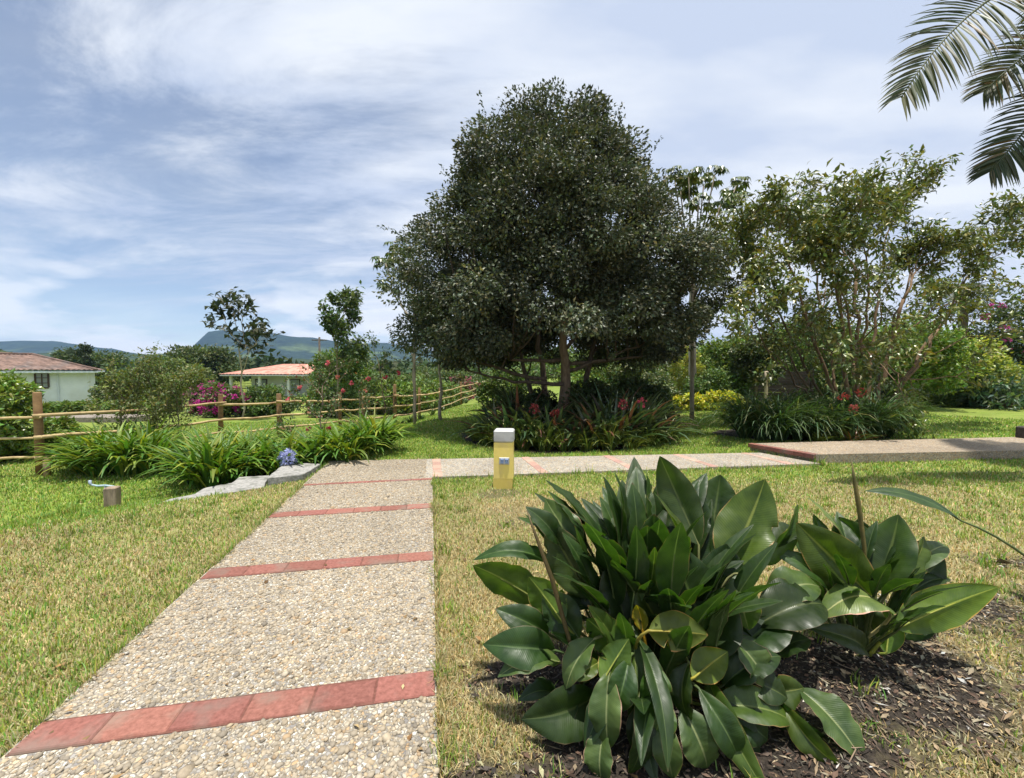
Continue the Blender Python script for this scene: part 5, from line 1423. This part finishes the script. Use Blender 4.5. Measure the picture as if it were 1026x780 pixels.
# two slender trees against the hills
small_tree('slender_tree', 'thin pale stemmed tree with big dark leaves in tiers in front of the hills', 'tree', 241, 18.5, 307, 941, 0.045, (0.04, 0.052, 0.028), 0.36, 0.5, 8, 1.1, 0.42, 0.85, (2, 4), 2, 1, None, 0, None, (1.2, 1.2, 1.15), None, 6, 0.25, lscale=2.5)
small_tree('slender_tree', 'tall feathery light green tree standing right of the pink roofed house', 'tree', 338, 20.0, 297, 942, 0.05, (0.085, 0.125, 0.045), 0.26, 0.5, 30, 0.75, 0.30, 0.75, (3, 4), 2, 0, None, 0, None, (0.7, 0.65, 0.6), None, 7, 0.3, lscale=2.5)
bush('small_tree', 'low spreading light green tree under the feathery one', 'tree', 342, 23, 30, 343, 943, (0.065, 0.105, 0.03), 0.2, 50, 60, 0.45, trunk=0.08, bottom=0.35, top=0.7)
small_tree('slender_tree', 'thin trunked tree with yellowish leaf tuft against the left of the big crown', 'tree', 441, 13.0, 330, 944, 0.06, (0.09, 0.12, 0.03), 0.22, 0.4, 8, 0.7, 0.55, 0.8, (2, 3), 2, 0, (0.26, 0.28, 0.06), 0.3, None, (1, 1, 0.95), None, 4, 0.3, lscale=2)
small_tree('slender_tree', 'thin pale trunk rising into the left edge of the big crown', 'tree', 416, 15.0, 345, 945, 0.06, (0.05, 0.07, 0.03), 0.2, 0.4, 8, 0.7, 0.6, 0.7, (2, 3), 2, -2, None, 0, None, (0.9, 0.9, 0.9), None, 4, 0.3, lscale=2)

def cecropia(name, label, px, Y, toppy, seed, arms, trunk_r=0.07):
    """tree with bare forking arms ending in whorls of wide lobed leaves"""
    rg = rng_(seed); b = PG(px, Y); root = thing(name, label, 'tree', b); tb = MB(); cb = MB()
    t = P(px, toppy, Y); tube(tb, np.linspace(b - (0, 0, 0.1), t, 8), np.linspace(trunk_r, trunk_r * 0.5, 8), 7, (0.9, 0.9, 0.88))
    for fx, fy, tx, ty, dy in arms:
        a = P(fx, fy, Y); e = P(tx, ty, Y + dy)
        p = bez(a, (a + e) / 2 + np.array((0, 0, -0.25)), e, 8); tube(tb, p, np.linspace(trunk_r * 0.5, 0.018, 8), 5, (0.8, 0.8, 0.75))
        n = 11
        az = rg.random(n) * 6.283; el = rg.uniform(-0.25, 0.9, n)
        st = e + np.stack([np.cos(az) * np.cos(el), np.sin(az) * np.cos(el), np.sin(el)], 1) * rg.uniform(0.18, 0.40, (n, 1))
        for q, s_ in enumerate(st):
            tube(tb, np.array([e, (e + s_) / 2 + (0, 0, 0.03), s_]), 0.006, 3, (0.6, 0.8, 0.5), False)
        lobes = 7
        for l in range(lobes):
            th = (l - 3) * 0.72; c, s_ = math.cos(th), math.sin(th)
            out = unit(np.stack([np.cos(az), np.sin(az), 0 * az - 0.35], 1)); sd = np.stack([-np.sin(az), np.cos(az), 0 * az], 1)
            d = out * c + sd * s_ + np.array((0, 0, -0.15 - 0.15 * abs(l - 3)))
            leaves(cb, st, d, np.array((0, 0, 1.0)) + out * 0.4, 0.27 * (1 - 0.08 * abs(l - 3)) * rg.uniform(0.8, 1.1, n), 0.105, leafcol(rg, n, (0.085, 0.115, 0.032), 0.35, 0.2), 0.15, 0.3)
    tb.build('trunk', M_palebark, root); cb.build('crown', M_gloss, root)
cecropia('cecropia_tree', 'lanky tree with whorls of lobed leaves behind the right side of the big crown', 694, 12.5, 262, 951, [(694, 300, 722, 205, 0), (694, 290, 705, 186, 0.4), (694, 280, 690, 178, -0.4), (695, 300, 735, 200, 0.5), (694, 270, 716, 176, -0.2), (694, 285, 682, 192, 0.3), (700, 265, 738, 186, 0.9), (694, 280, 700, 205, -0.8), (694, 310, 726, 222, -0.5), (694, 285, 676, 180, 0.2)])
cecropia('cecropia_tree', 'lanky tree with lobed leaves poking out past the left side of the big crown', 415, 12.8, 305, 952, [(415, 330, 386, 264, 0), (415, 310, 395, 250, 0.6), (415, 320, 392, 290, 0.4)], 0.05)

# ---------------------------------------------------------------- planting of the right background
def strip_bush(rows):
    for r in rows:
        bush(*r[:-1], **r[-1])
strip_bush([
    ('golden_shrub', 'low golden yellow shrub farthest left along the lawn edge', 'shrub', 690, 15.8, 22, 397, 961, (0.27, 0.27, 0.035), dict(L=0.12, n=36, per=50, alt=(0.12, 0.17, 0.03), altp=0.25, dy=0.6, group='golden shrubs')),
    ('golden_shrub', 'low golden yellow shrub at the right end beside the grassy clump', 'shrub', 722, 16.0, 24, 394, 962, (0.26, 0.26, 0.035), dict(L=0.12, n=36, per=50, alt=(0.12, 0.17, 0.03), altp=0.25, dy=0.6, group='golden shrubs')),
    ('grey_green_shrub', 'rounded dusty green shrub left of the golden shrubs', 'shrub', 655, 16.5, 26, 376, 963, (0.065, 0.085, 0.042), dict(L=0.13, n=50, per=50)),
    ('grey_green_shrub', 'taller dusty green shrub behind the right edge of the big tree bed', 'shrub', 640, 19, 30, 345, 964, (0.06, 0.08, 0.04), dict(L=0.15, n=60, per=55)),
    ('leafy_shrub', 'mid green shrub directly behind the golden shrubs and pale palm trunk', 'shrub', 715, 19.5, 28, 372, 965, (0.045, 0.075, 0.022), dict(L=0.15, n=60, per=55)),
    ('yellow_green_shrub', 'rounded yellow green clipped shrub seen left of the pale trunk', 'shrub', 683, 23, 20, 345, 966, (0.19, 0.20, 0.05), dict(L=0.14, n=45, per=50)),
    ('leafy_tree', 'bushy mid green tree behind the pale trunk in the right background', 'tree', 730, 24, 40, 336, 967, (0.075, 0.11, 0.03), dict(L=0.2, n=80, per=60, trunk=0.1, bottom=0.18)),
    ('leafy_tree', 'dark bushy tree beside the dark wall in the right background', 'tree', 757, 19, 22, 338, 968, (0.04, 0.055, 0.022), dict(L=0.16, n=70, per=55, trunk=0.12, bottom=0.35)),
    ('leafy_tree', 'tall green tree seen through the stems of the open tree', 'tree', 810, 25, 48, 318, 969, (0.065, 0.10, 0.03), dict(L=0.2, n=90, per=60, trunk=0.12, bottom=0.2)),
    ('leafy_shrub', 'bright lime shrub just right of the open tree stems', 'shrub', 884, 17, 22, 368, 970, (0.13, 0.19, 0.035), dict(L=0.14, n=50, per=50)),
    ('dark_shrub', 'round dark clipped shrub low behind the open tree stems', 'shrub', 886, 15.5, 16, 383, 971, (0.025, 0.035, 0.015), dict(L=0.10, n=40, per=60)),
    ('leafy_tree', 'small broad tree with bright green leaves and a dark trunk on the right lawn', 'tree', 907, 16.5, 48, 318, 972, (0.085, 0.135, 0.03), dict(L=0.15, n=95, per=60, trunk=0.08, bottom=0.28, alt=(0.17, 0.2, 0.04), altp=0.15)),
    ('leafy_tree', 'small pale yellow green tree beside the blue green fern shrub', 'tree', 965, 17.5, 40, 338, 973, (0.17, 0.20, 0.045), dict(L=0.14, n=80, per=50, trunk=0.07, bottom=0.3, top=0.9)),
    ('fern_shrub', 'low blue green feathery shrub at the right edge of the lawn', 'shrub', 1008, 17.0, 52, 371, 974, (0.065, 0.11, 0.07), dict(L=0.26, n=60, per=40, ratio=0.3, dy=0.7, alt=(0.12, 0.17, 0.12), altp=0.3)),
    ('bougainvillea', 'large bougainvillea with magenta flowers at the right edge', 'shrub', 1026, 19.0, 42, 285, 975, (0.035, 0.05, 0.02), dict(L=0.16, n=95, per=60, flowers=(0.42, 0.05, 0.22), fper=46)),
    ('leafy_tree', 'tall dark tree filling the right edge behind the bougainvillea', 'tree', 1100, 22, 60, 225, 976, (0.045, 0.065, 0.025), dict(L=0.2, n=110, per=60, trunk=0.15, bottom=0.2)),
    ('leafy_tree', 'wide green tree behind the small broad one on the right', 'tree', 880, 28, 56, 328, 977, (0.055, 0.09, 0.028), dict(L=0.22, n=90, per=55, trunk=0.12, bottom=0.15)),
    ('leafy_tree', 'soft grey green tree behind the gap right of the big crown', 'tree', 672, 31, 50, 345, 978, (0.06, 0.08, 0.035), dict(L=0.24, n=80, per=55, trunk=0.12, bottom=0.1)),
    ('leafy_tree', 'mid green tree deep in the background behind the dark wall', 'tree', 775, 34, 62, 345, 979, (0.05, 0.08, 0.026), dict(L=0.26, n=90, per=55, trunk=0.12, bottom=0.1)),
    ('leafy_tree', 'far green tree left of the slim palm on the right', 'tree', 935, 36, 50, 340, 980, (0.055, 0.085, 0.03), dict(L=0.26, n=80, per=50, trunk=0.12, bottom=0.1)),
    ('leafy_tree', 'far green tree under the hill at the right', 'tree', 1000, 38, 56, 348, 981, (0.06, 0.09, 0.03), dict(L=0.26, n=80, per=50, trunk=0.12, bottom=0.1)),
    ('hedge', 'low dark hedge across the far side of the right lawn', 'hedge', 860, 24, 95, 382, 982, (0.04, 0.065, 0.02), dict(L=0.17, n=120, per=50, dy=0.12, top=1.0)),
    ('leafy_shrub', 'green shrub glimpsed under the left of the big crown', 'shrub', 505, 16.5, 26, 365, 983, (0.06, 0.09, 0.03), dict(L=0.14, n=50, per=50)),
    ('leafy_shrub', 'broad pale green shrub in the gap behind the big trunks', 'shrub', 600, 20, 40, 352, 984, (0.08, 0.12, 0.035), dict(L=0.16, n=60, per=50)),
])
for k, (px, Y) in enumerate(((912, 18.0), (926, 17.6), (940, 17.4), (954, 17.3), (968, 17.4), (982, 17.8), (933, 18.4), (960, 18.4))):
    p = PG(px, Y); strap_plant('lily_plant', 'far lily plant in the low clump on the right lawn', 'plant', p[0], Y, 990 + k, 80, 0.85, 0.055, (0.055, 0.10, 0.022), 'lily plants on the right lawn', (0.15, 0.2, 0.06), 0.25, 0.2)

def trunk_palm(name, label, px, Y, toppy, r, seed, col, skirt=True, nf=18, L=2.2):
    rg = rng_(seed); b = PG(px, Y); t = P(px, toppy, Y); root = thing(name, label, 'palm', b)
    tb = MB(); n = 18; tube(tb, np.linspace(b - (0, 0, 0.1), t, n), r * (1 + 0.07 * np.cos(np.arange(n) * 3.14)) * np.linspace(1.1, 0.85, n), 10, col); tb.build('trunk', M_palebark, root)
    fb = MB()
    for k in range(nf):
        az = k * 2.4; e = rg.uniform(-0.9, 1.0); dv = np.array((math.cos(az), math.sin(az), 0)); l = L * rg.uniform(0.8, 1.1)
        frond(fb, rg, t, t + dv * l * 0.5 + np.array((0, 0, 0.5 * l * max(e, -0.2))), t + dv * l * 0.85 + np.array((0, 0, (e - 0.6) * l * 0.6)), 26, 0.5, (0.05, 0.07, 0.03), 0.5, 0.05)
    fb.build('crown', M_leaf, root)
    if skirt:
        sb = MB(); m = 40; az = rg.random(m) * 6.28
        straps(sb, np.tile(t - (0, 0, 0.1), (m, 1)), az, np.full(m, -0.5), np.full(m, 1.0), np.full(m, 0.09), np.full(m, 1.0), leafcol(rg, m, (0.16, 0.11, 0.06), 0.3, 0.1)); sb.build('dead_skirt', M_leaf, root)
trunk_palm('palm_tree', 'slim dark trunked palm with a brown skirt seen behind the right crowns', 965, 25, 288, 0.24, 1001, (0.42, 0.38, 0.34))
trunk_palm('palm_tree', 'palm with a smooth pale grey trunk in the gap right of the big tree', 694, 21, 262, 0.17, 1002, (1.15, 1.15, 1.15), False, 14, 1.8)
for k, (px, Y, tp, r, c, lab) in enumerate(((768, 17.5, 372, 0.07, (1.25, 1.2, 1.1), 'short pale trunk stub in front of the dark wall'),)):
    b = PG(px, Y); t = P(px, tp, Y); mb = MB(); tube(mb, np.linspace(b - (0, 0, 0.1), t, 6), r, 8, c); tag(mb.build('tree_stub', M_palebark), lab, 'stub')
# the dark board wall
b = PG(778, 20.5); root = thing('board_wall', 'low dark board wall behind the open tree', 'wall', b)
for k in range(7):
    mb = MB(); box(mb, (b[0], 20.5 + 0.004 * (k % 2), b[2] + 0.12 + k * 0.2), (3.3, 0.05, 0.19), 0, np.array((1, 1, 1)) * (0.8 + 0.06 * k), 0.008); mb.build('board', surf('dark_board', (0.020, 0.015, 0.014), (0.045, 0.034, 0.03), 8, 0.8, 0.3, 0.01, (0.1, 1, 1)) if k == 0 else bpy.data.materials['dark_board'], root)
for sx in (-1.7, 1.7):
    mb = MB(); box(mb, (b[0] + sx, 20.5, b[2] + 0.72), (0.12, 0.12, 1.5), 0, (1, 1, 1), 0.01); mb.build('post', bpy.data.materials['dark_board'], root)

# ---------------------------------------------------------------- houses and planting of the far left
M_white = surf('white_wall', (0.62, 0.66, 0.72), (0.72, 0.75, 0.80), 2, 0.85, 0.15, 0.01, c3=(0.60, 0.62, 0.63), s3=0.8)
M_tile = surf('roof_tile', (0.13, 0.085, 0.068), (0.25, 0.165, 0.13), 2.2, 0.9, 0.3, 0.02, c3=(0.14, 0.12, 0.11), s3=0.9)
M_pinktile = surf('pale_tile', (0.44, 0.20, 0.15), (0.56, 0.29, 0.22), 1.5, 0.9, 0.2, 0.02)
M_frame = surf('dark_window_wood', (0.05, 0.03, 0.025), (0.08, 0.05, 0.04), 10, 0.6, 0, 0)
M_glass, _nt, _N, _L, _o = newmat('window_glass')
_b = _N.new('ShaderNodeBsdfPrincipled'); _b.inputs['Base Color'].default_value = (0.25, 0.28, 0.30, 1); _b.inputs['Roughness'].default_value = 0.08; _L.new(_b.outputs[0], _o.inputs['Surface'])

def tiled_plane(mb, a, b, c, d, pitch, amp, nv=10, rg=None):
    """barrel tiled roof slope: eave a-b, ridge d-c"""
    a, b, c, d = [np.asarray(q, float) for q in (a, b, c, d)]
    L = np.linalg.norm(b - a); nu = int(L / pitch * 6); nr = unit(np.cross(b - a, d - a)); nr = nr * np.sign(nr[2] + 1e-9)
    u = np.linspace(0, 1, nu + 1); v = np.linspace(0, 1, nv * 2 + 1)
    U, Vv = np.meshgrid(u, v)
    base = (a * (1 - U[..., None]) + b * U[..., None]) * (1 - Vv[..., None]) + (d * (1 - U[..., None]) + c * U[..., None]) * Vv[..., None]
    wave = np.abs(np.sin(U * L / pitch * math.pi)) * amp
    stepz = (1 - (Vv * nv) % 1.0) * amp * 0.5
    V = base + nr * (wave + stepz)[..., None]
    i = np.arange(nv * 2)[:, None] * (nu + 1) + np.arange(nu)[None, :]
    colv = 0.72 + 0.56 * vnoise(np.floor(U * L / pitch + 0.5), np.floor(Vv * nv), 1.0, 3)
    mb.add(V.reshape(-1, 3), np.stack([i, i + 1, i + nu + 2, i + nu + 1], -1).reshape(-1, 4), np.repeat(colv.reshape(-1, 1), 3, 1))

def build_white_house():
    # front right corner of the eaves; the front runs to the left and a little towards the garden
    cr = P(97, 371.5, 31.0); zE = cr[2]; gl = gzf(-35, 32) - 0.3
    ang = R(41); lx = np.array((-math.cos(ang), -math.sin(ang), 0)); ly = np.array((-math.sin(ang), math.cos(ang), 0))
    def at(t, d, z):
        q = cr + lx * t + ly * d; return np.array((q[0], q[1], z))
    Lh, Dh, zR = 15.0, 8.0, zE + 1.12
    c = at(4, 3, gl)
    root = thing('white_house', 'white walled house with a brown barrel tile roof and a small dark window', 'house', c)
    rz = ang
    mb = MB(); m = at(Lh / 2, Dh / 2, (gl + zE) / 2 - 0.06); box(mb, m, (Lh - 1.1, Dh - 1.3, zE - gl), rz, (1, 1, 1), 0.01); mb.build('wall', M_white, root)
    mb = MB()
    A, B, C3, D = at(0, 0, zE), at(Lh, 0, zE), at(Lh, Dh, zE), at(0, Dh, zE); R1, R2 = at(3.6, Dh / 2, zR), at(Lh, Dh / 2, zR)
    tiled_plane(mb, A, B, R2, R1, 0.26, 0.06, 13)
    tiled_plane(mb, C3, D, R1, R2, 0.26, 0.06, 13)
    tiled_plane(mb, D, A, R1 + (0.01, 0, 0), R1, 0.26, 0.06, 13)
    rf = mb.build('roof', M_tile, root)
    mb = MB(); tube(mb, np.array([A + (0, 0, .08), R1 + (0, 0, .10)]), 0.09, 8, (0.9, 0.9, 0.9)); tube(mb, np.array([R1 + (0, 0, .10), R2 + (0, 0, .10)]), 0.09, 8, (0.9, 0.9, 0.9)); mb.build('ridge_tile', M_tile, rf)
    mb = MB(); box(mb, at(Lh / 2, 0.06, zE - 0.10), (Lh + 0.1, 0.12, 0.15), rz, (0.85, 0.88, 0.9), 0.02); box(mb, at(-0.01, Dh / 2, zE - 0.103), (0.12, Dh - 0.3, 0.145), rz, (0.85, 0.88, 0.9), 0.02); mb.build('gutter', M_white, root)
    def tpx(px, d):
        k = (px - CX) / F; q = cr + ly * d
        return (q[0] - k * q[1]) / (k * lx[1] - lx[0])
    yf = 0.65
    t = tpx(58, yf); mb = MB(); box(mb, at(t, yf - 0.05, (gl + zE) / 2 - 0.1), (0.08, 0.08, zE - gl - 0.3), rz, (0.85, 0.87, 0.9), 0.02); mb.build('downpipe', M_white, root)
    for t in (tpx(42, yf), tpx(42, yf) + 4.2):
        zc_ = P(42, 381.5, 29.5)[2]; w, h = 0.62, 1.05
        mb = MB()
        for dx_, dz_, sx, sz in ((0, h / 2, w, 0.09), (0, -h / 2, w, 0.09), (-w / 2, 0, 0.10, h - 0.09), (w / 2, 0, 0.10, h - 0.09), (0, 0, 0.06, h - 0.09), (-w / 4, 0.18, w / 2 - 0.09, 0.04), (w / 4, 0.18, w / 2 - 0.09, 0.04), (-w / 4, -0.18, w / 2 - 0.09, 0.04), (w / 4, -0.18, w / 2 - 0.09, 0.04)):
            box(mb, at(t + dx_, yf - 0.035, zc_ + dz_), (sx, 0.09, sz), rz, (1, 1, 1), 0)
        wn_ = mb.build('window', M_frame, root)
        mb = MB(); box(mb, at(t, yf - 0.012, zc_), (w - 0.1, 0.02, h - 0.1), rz, (1, 1, 1), 0); mb.build('pane', M_glass, wn_)
build_white_house()

def build_pink_house():
    Y = 44.0
    a = P(219, 375.5, Y); b = P(352, 375.5, Y); zE = a[2]; zR = P(270, 365.5, Y + 4)[2]; gl = gzf(a[0], Y) - 0.3
    root = thing('pink_roofed_house', 'low house with a wide salmon pink hipped roof and white posts in the distance', 'house', ((a[0] + b[0]) / 2, Y + 4, gl))
    mb = MB(); A = (a[0], Y, zE); B = (b[0], Y, zE); Cc = (b[0], Y + 8, zE); D = (a[0], Y + 8, zE); r1 = (a[0] + 4.6, Y + 4, zR); r2 = (b[0] - 4.6, Y + 4, zR)
    tiled_plane(mb, A, B, r2, r1, 0.35, 0.05, 8); tiled_plane(mb, Cc, D, r1, r2, 0.35, 0.05, 8)
    tiled_plane(mb, B, Cc, (r2[0] + .01, r2[1] + .01, zR), r2, 0.35, 0.05, 8); tiled_plane(mb, D, A, (r1[0] - .01, r1[1] - .01, zR), r1, 0.35, 0.05, 8); rf = mb.build('roof', M_pinktile, root)
    mb = MB(); box(mb, ((a[0] + b[0]) / 2, Y + 4, zE - 0.09), (b[0] - a[0] - 0.1, 7.9, 0.14), 0, (0.9, 0.88, 0.85), 0.02); mb.build('fascia', M_white, root)
    mb = MB(); box(mb, ((a[0] + b[0]) / 2 + 0.4, Y + 5.0, (gl + zE) / 2 - 0.1), (b[0] - a[0] - 3, 5.2, zE - gl - 0.2), 0, (0.82, 0.8, 0.76), 0.01); mb.build('wall', M_white, root)
    for k in range(5):
        x = a[0] + 0.8 + k * (b[0] - a[0] - 1.6) / 4
        mb = MB(); box(mb, (x, Y + 0.7, (gl + zE) / 2 - 0.09), (0.24, 0.24, zE - gl - 0.16), 0, (0.95, 0.92, 0.86), 0.02); mb.build('post', M_white, root)
    for k in range(3):
        x = a[0] + 3 + k * 3.6
        mb = MB(); box(mb, (x, Y + 2.37, gl + 1.5), (1.3, 0.08, 1.3), 0, (1, 1, 1), 0.01); w_ = mb.build('window', M_frame, root)
        mb = MB(); box(mb, (x, Y + 2.32, gl + 1.5), (1.1, 0.03, 1.1), 0, (1, 1, 1), 0); mb.build('pane', M_glass, w_)
build_pink_house()
# light garden wall seen below the white house
a = PG(74, 17.5); mb = MB(); box(mb, (a[0], 17.5, a[2] + 0.1), (5.4, 1.1, 0.3), -0.03, (0.85, 0.75, 0.68), 0.03)
tag(mb.build('low_stone_wall', M_slab), 'low pale stone retaining wall across the lawn below the white house', 'wall')
mb = MB(); b = PG(320, 40); tube(mb, np.array([b, P(320, 338, 40)]), 0.09, 7, (0.5, 0.5, 0.5)); t = P(320, 341, 40); tube(mb, np.array([t - (0.7, 0, 0), t + (0.7, 0, 0)]), 0.05, 5, (0.5, 0.5, 0.5)); tag(mb.build('utility_pole', M_bark), 'thin dark utility pole rising behind the pink roof', 'pole')

strip_bush([
    ('hedge', 'long low clipped hedge in front of the white house', 'hedge', 92, 22.0, 62, 404, 1101, (0.075, 0.11, 0.028), dict(L=0.17, n=100, per=50, dy=0.15, top=1.0)),
    ('bougainvillea', 'bright magenta bougainvillea bush between the two houses', 'shrub', 222, 21.0, 20, 383, 1102, (0.06, 0.08, 0.03), dict(L=0.15, n=45, per=45, flowers=(0.46, 0.035, 0.25), fper=60)),
    ('bougainvillea', 'dull purple bougainvillea left of the magenta one', 'shrub', 202, 22.5, 13, 383, 1103, (0.07, 0.075, 0.04), dict(L=0.15, n=30, per=45, flowers=(0.36, 0.07, 0.20), fper=26)),
    ('leafy_shrub', 'dark green shrub right of the magenta bougainvillea before the pink roof', 'shrub', 268, 22.0, 28, 389, 1104, (0.05, 0.08, 0.026), dict(L=0.16, n=60, per=50)),
    ('leafy_shrub', 'green shrub hiding the right end of the pink roofed house', 'shrub', 332, 21.0, 24, 382, 1105, (0.065, 0.10, 0.03), dict(L=0.16, n=60, per=50)),
    ('leafy_shrub', 'broad leaved light green shrub behind the far fence posts', 'shrub', 392, 24.0, 32, 384, 1106, (0.085, 0.13, 0.035), dict(L=0.24, n=60, per=45, alt=(0.17, 0.2, 0.05), altp=0.2)),
    ('leafy_shrub', 'mid green shrub left of the pale trunks below the big crown', 'shrub', 432, 27.0, 34, 382, 1107, (0.07, 0.105, 0.03), dict(L=0.2, n=60, per=45)),
    ('flowering_shrub', 'dusky pink flowering shrub behind the far end of the fence', 'shrub', 462, 30.0, 18, 377, 1108, (0.06, 0.06, 0.035), dict(L=0.2, n=40, per=45, flowers=(0.36, 0.10, 0.13), fper=26)),
    ('leafy_shrub', 'grey green shrub at the corner of the white house', 'shrub', 112, 25.0, 16, 380, 1109, (0.09, 0.11, 0.065), dict(L=0.16, n=45, per=45)),
    ('leafy_shrub', 'rough green bush between twiggy shrub and white house', 'shrub', 150, 27.0, 34, 376, 1110, (0.07, 0.095, 0.03), dict(L=0.18, n=60, per=50)),
    ('conifer', 'dark narrow cypress rising by the white house', 'tree', 85, 46.0, 6.5, 336, 1111, (0.022, 0.034, 0.018), dict(L=0.2, n=60, per=60, trunk=0.1, bottom=0.05, top=0.4, dy=1.0, crad=0.5)),
    ('round_tree', 'wide dark umbrella tree behind the cypress', 'tree', 92, 60.0, 30, 352, 1112, (0.045, 0.065, 0.026), dict(L=0.4, n=90, per=55, trunk=0.3, bottom=0.25, top=0.95)),
    ('round_tree', 'dark rounded tree on the skyline behind the roof of the white house', 'tree', 27, 64.0, 6, 351, 1113, (0.03, 0.04, 0.02), dict(L=0.3, n=30, per=50, trunk=0.2, bottom=0.2)),
    ('round_tree', 'big dark spreading tree between the houses left of the mountain', 'tree', 204, 52.0, 31, 350, 1114, (0.042, 0.06, 0.024), dict(L=0.38, n=100, per=60, trunk=0.35, bottom=0.2, top=0.95)),
    ('round_tree', 'lower green tree in front of the big dark spreading tree', 'tree', 168, 44.0, 28, 361, 1115, (0.065, 0.09, 0.03), dict(L=0.3, n=80, per=55, trunk=0.2, bottom=0.15)),
    ('round_tree', 'pale green tree left of the pink roof edge', 'tree', 202, 40.0, 12, 369, 1116, (0.085, 0.11, 0.045), dict(L=0.25, n=40, per=50, trunk=0.12, bottom=0.15)),
    ('leafy_tree', 'green tree line seen right of the pink roof', 'tree', 392, 48.0, 44, 374, 1117, (0.065, 0.095, 0.035), dict(L=0.32, n=80, per=50, trunk=0.2, bottom=0.1)),
    ('leafy_tree', 'distant dark green tree below the left shoulder of the big crown', 'tree', 450, 58.0, 48, 369, 1118, (0.055, 0.08, 0.03), dict(L=0.36, n=80, per=50, trunk=0.2, bottom=0.1)),
    ('leafy_tree', 'distant tree seen behind the trunks of the big tree', 'tree', 560, 44.0, 70, 352, 1119, (0.06, 0.09, 0.032), dict(L=0.32, n=90, per=50, trunk=0.2, bottom=0.1)),
    ('leafy_tree', 'distant tree right of the trunks of the big tree', 'tree', 635, 50.0, 52, 345, 1120, (0.055, 0.085, 0.03), dict(L=0.34, n=90, per=50, trunk=0.2, bottom=0.1)),
])
# woods that close the view between garden and hills
def woods():
    rg = rng_(1201); n = 2600
    th = rg.uniform(R(-62), R(62), n); r = rg.uniform(75, 260, n); x = r * np.sin(th); y = r * np.cos(th)
    k = (fbm(x, y, 0.03, 91, 3) > 0.44) & (np.abs(np.sin(th)) < 0.93); x, y = x[k], y[k]
    h = rg.uniform(2.4, 5.2, len(x)); c = np.stack([x, y, gz(x, y) + h * 0.55], 1); w = rg.uniform(1.8, 3.8, len(x))
    mb = MB(); m = len(x); kk = 55
    v = unit(rg.normal(0, 1, (m, kk, 3))); v[..., 2] = np.abs(v[..., 2]) * 1.0 - 0.25 * rg.random((m, kk))
    pos = c[:, None, :] + v * np.stack([w, w, h * 0.5], 1)[:, None, :] * rg.uniform(0.75, 1.08, (m, kk, 1))
    L = rg.uniform(0.7, 1.4, m * kk)
    col = leafcol(rg, m * kk, (0.045, 0.068, 0.026), 0.35, 0.2) * np.repeat(rg.uniform(0.7, 1.4, m), kk)[:, None]
    leaves(mb, pos.reshape(-1, 3), unit(rg.normal(0, 1, (m * kk, 3))), v.reshape(-1, 3) + rg.normal(0, 0.4, (m * kk, 3)), L, L * 0.8, col, 0.1, 0.1)
    o = mb.build('distant_woods', M_far); o['kind'] = 'stuff'; tag(o, 'far wooded belt between the gardens and the hills', 'woods')
woods()

# ---------------------------------------------------------------- haze
def haze():
    mb = MB(); box(mb, (0, 1000, 70), (6400, 2900, 190), 0, (1, 1, 1), 0)
    m, nt, N, Lk, out = newmat('haze_air')
    pv = N.new('ShaderNodeVolumePrincipled'); pv.inputs['Color'].default_value = (0.38, 0.60, 1.0, 1); pv.inputs['Density'].default_value = 0.00017; pv.inputs['Anisotropy'].default_value = 0.1
    Lk.new(pv.outputs[0], out.inputs['Volume'])
    o = mb.build('haze', m); o['kind'] = 'stuff'
if HAZE:
    haze()
# ---------------------------------------------------------------- origins of single-mesh things go to their base
for o in list(SC.objects):
    if o.type == 'MESH' and o.parent is None and o.get('kind') not in ('structure', 'stuff'):
        me = o.data; n = len(me.vertices)
        co = np.empty(n * 3, np.float32); me.vertices.foreach_get('co', co); co = co.reshape(-1, 3)
        base = np.array(((co[:, 0].min() + co[:, 0].max()) / 2, (co[:, 1].min() + co[:, 1].max()) / 2, co[:, 2].min()), np.float32)
        me.vertices.foreach_set('co', (co - base).ravel()); me.update()
        o.location = Vector([float(q) for q in base])
        for ch in o.children:
            ch.location = ch.location - o.location
for o in SC.objects:
    if 'org' in o:
        del o['org']
for poly, z, t in SLABS:
    print('slab', z, [round(gzf(*q), 3) for q in poly])
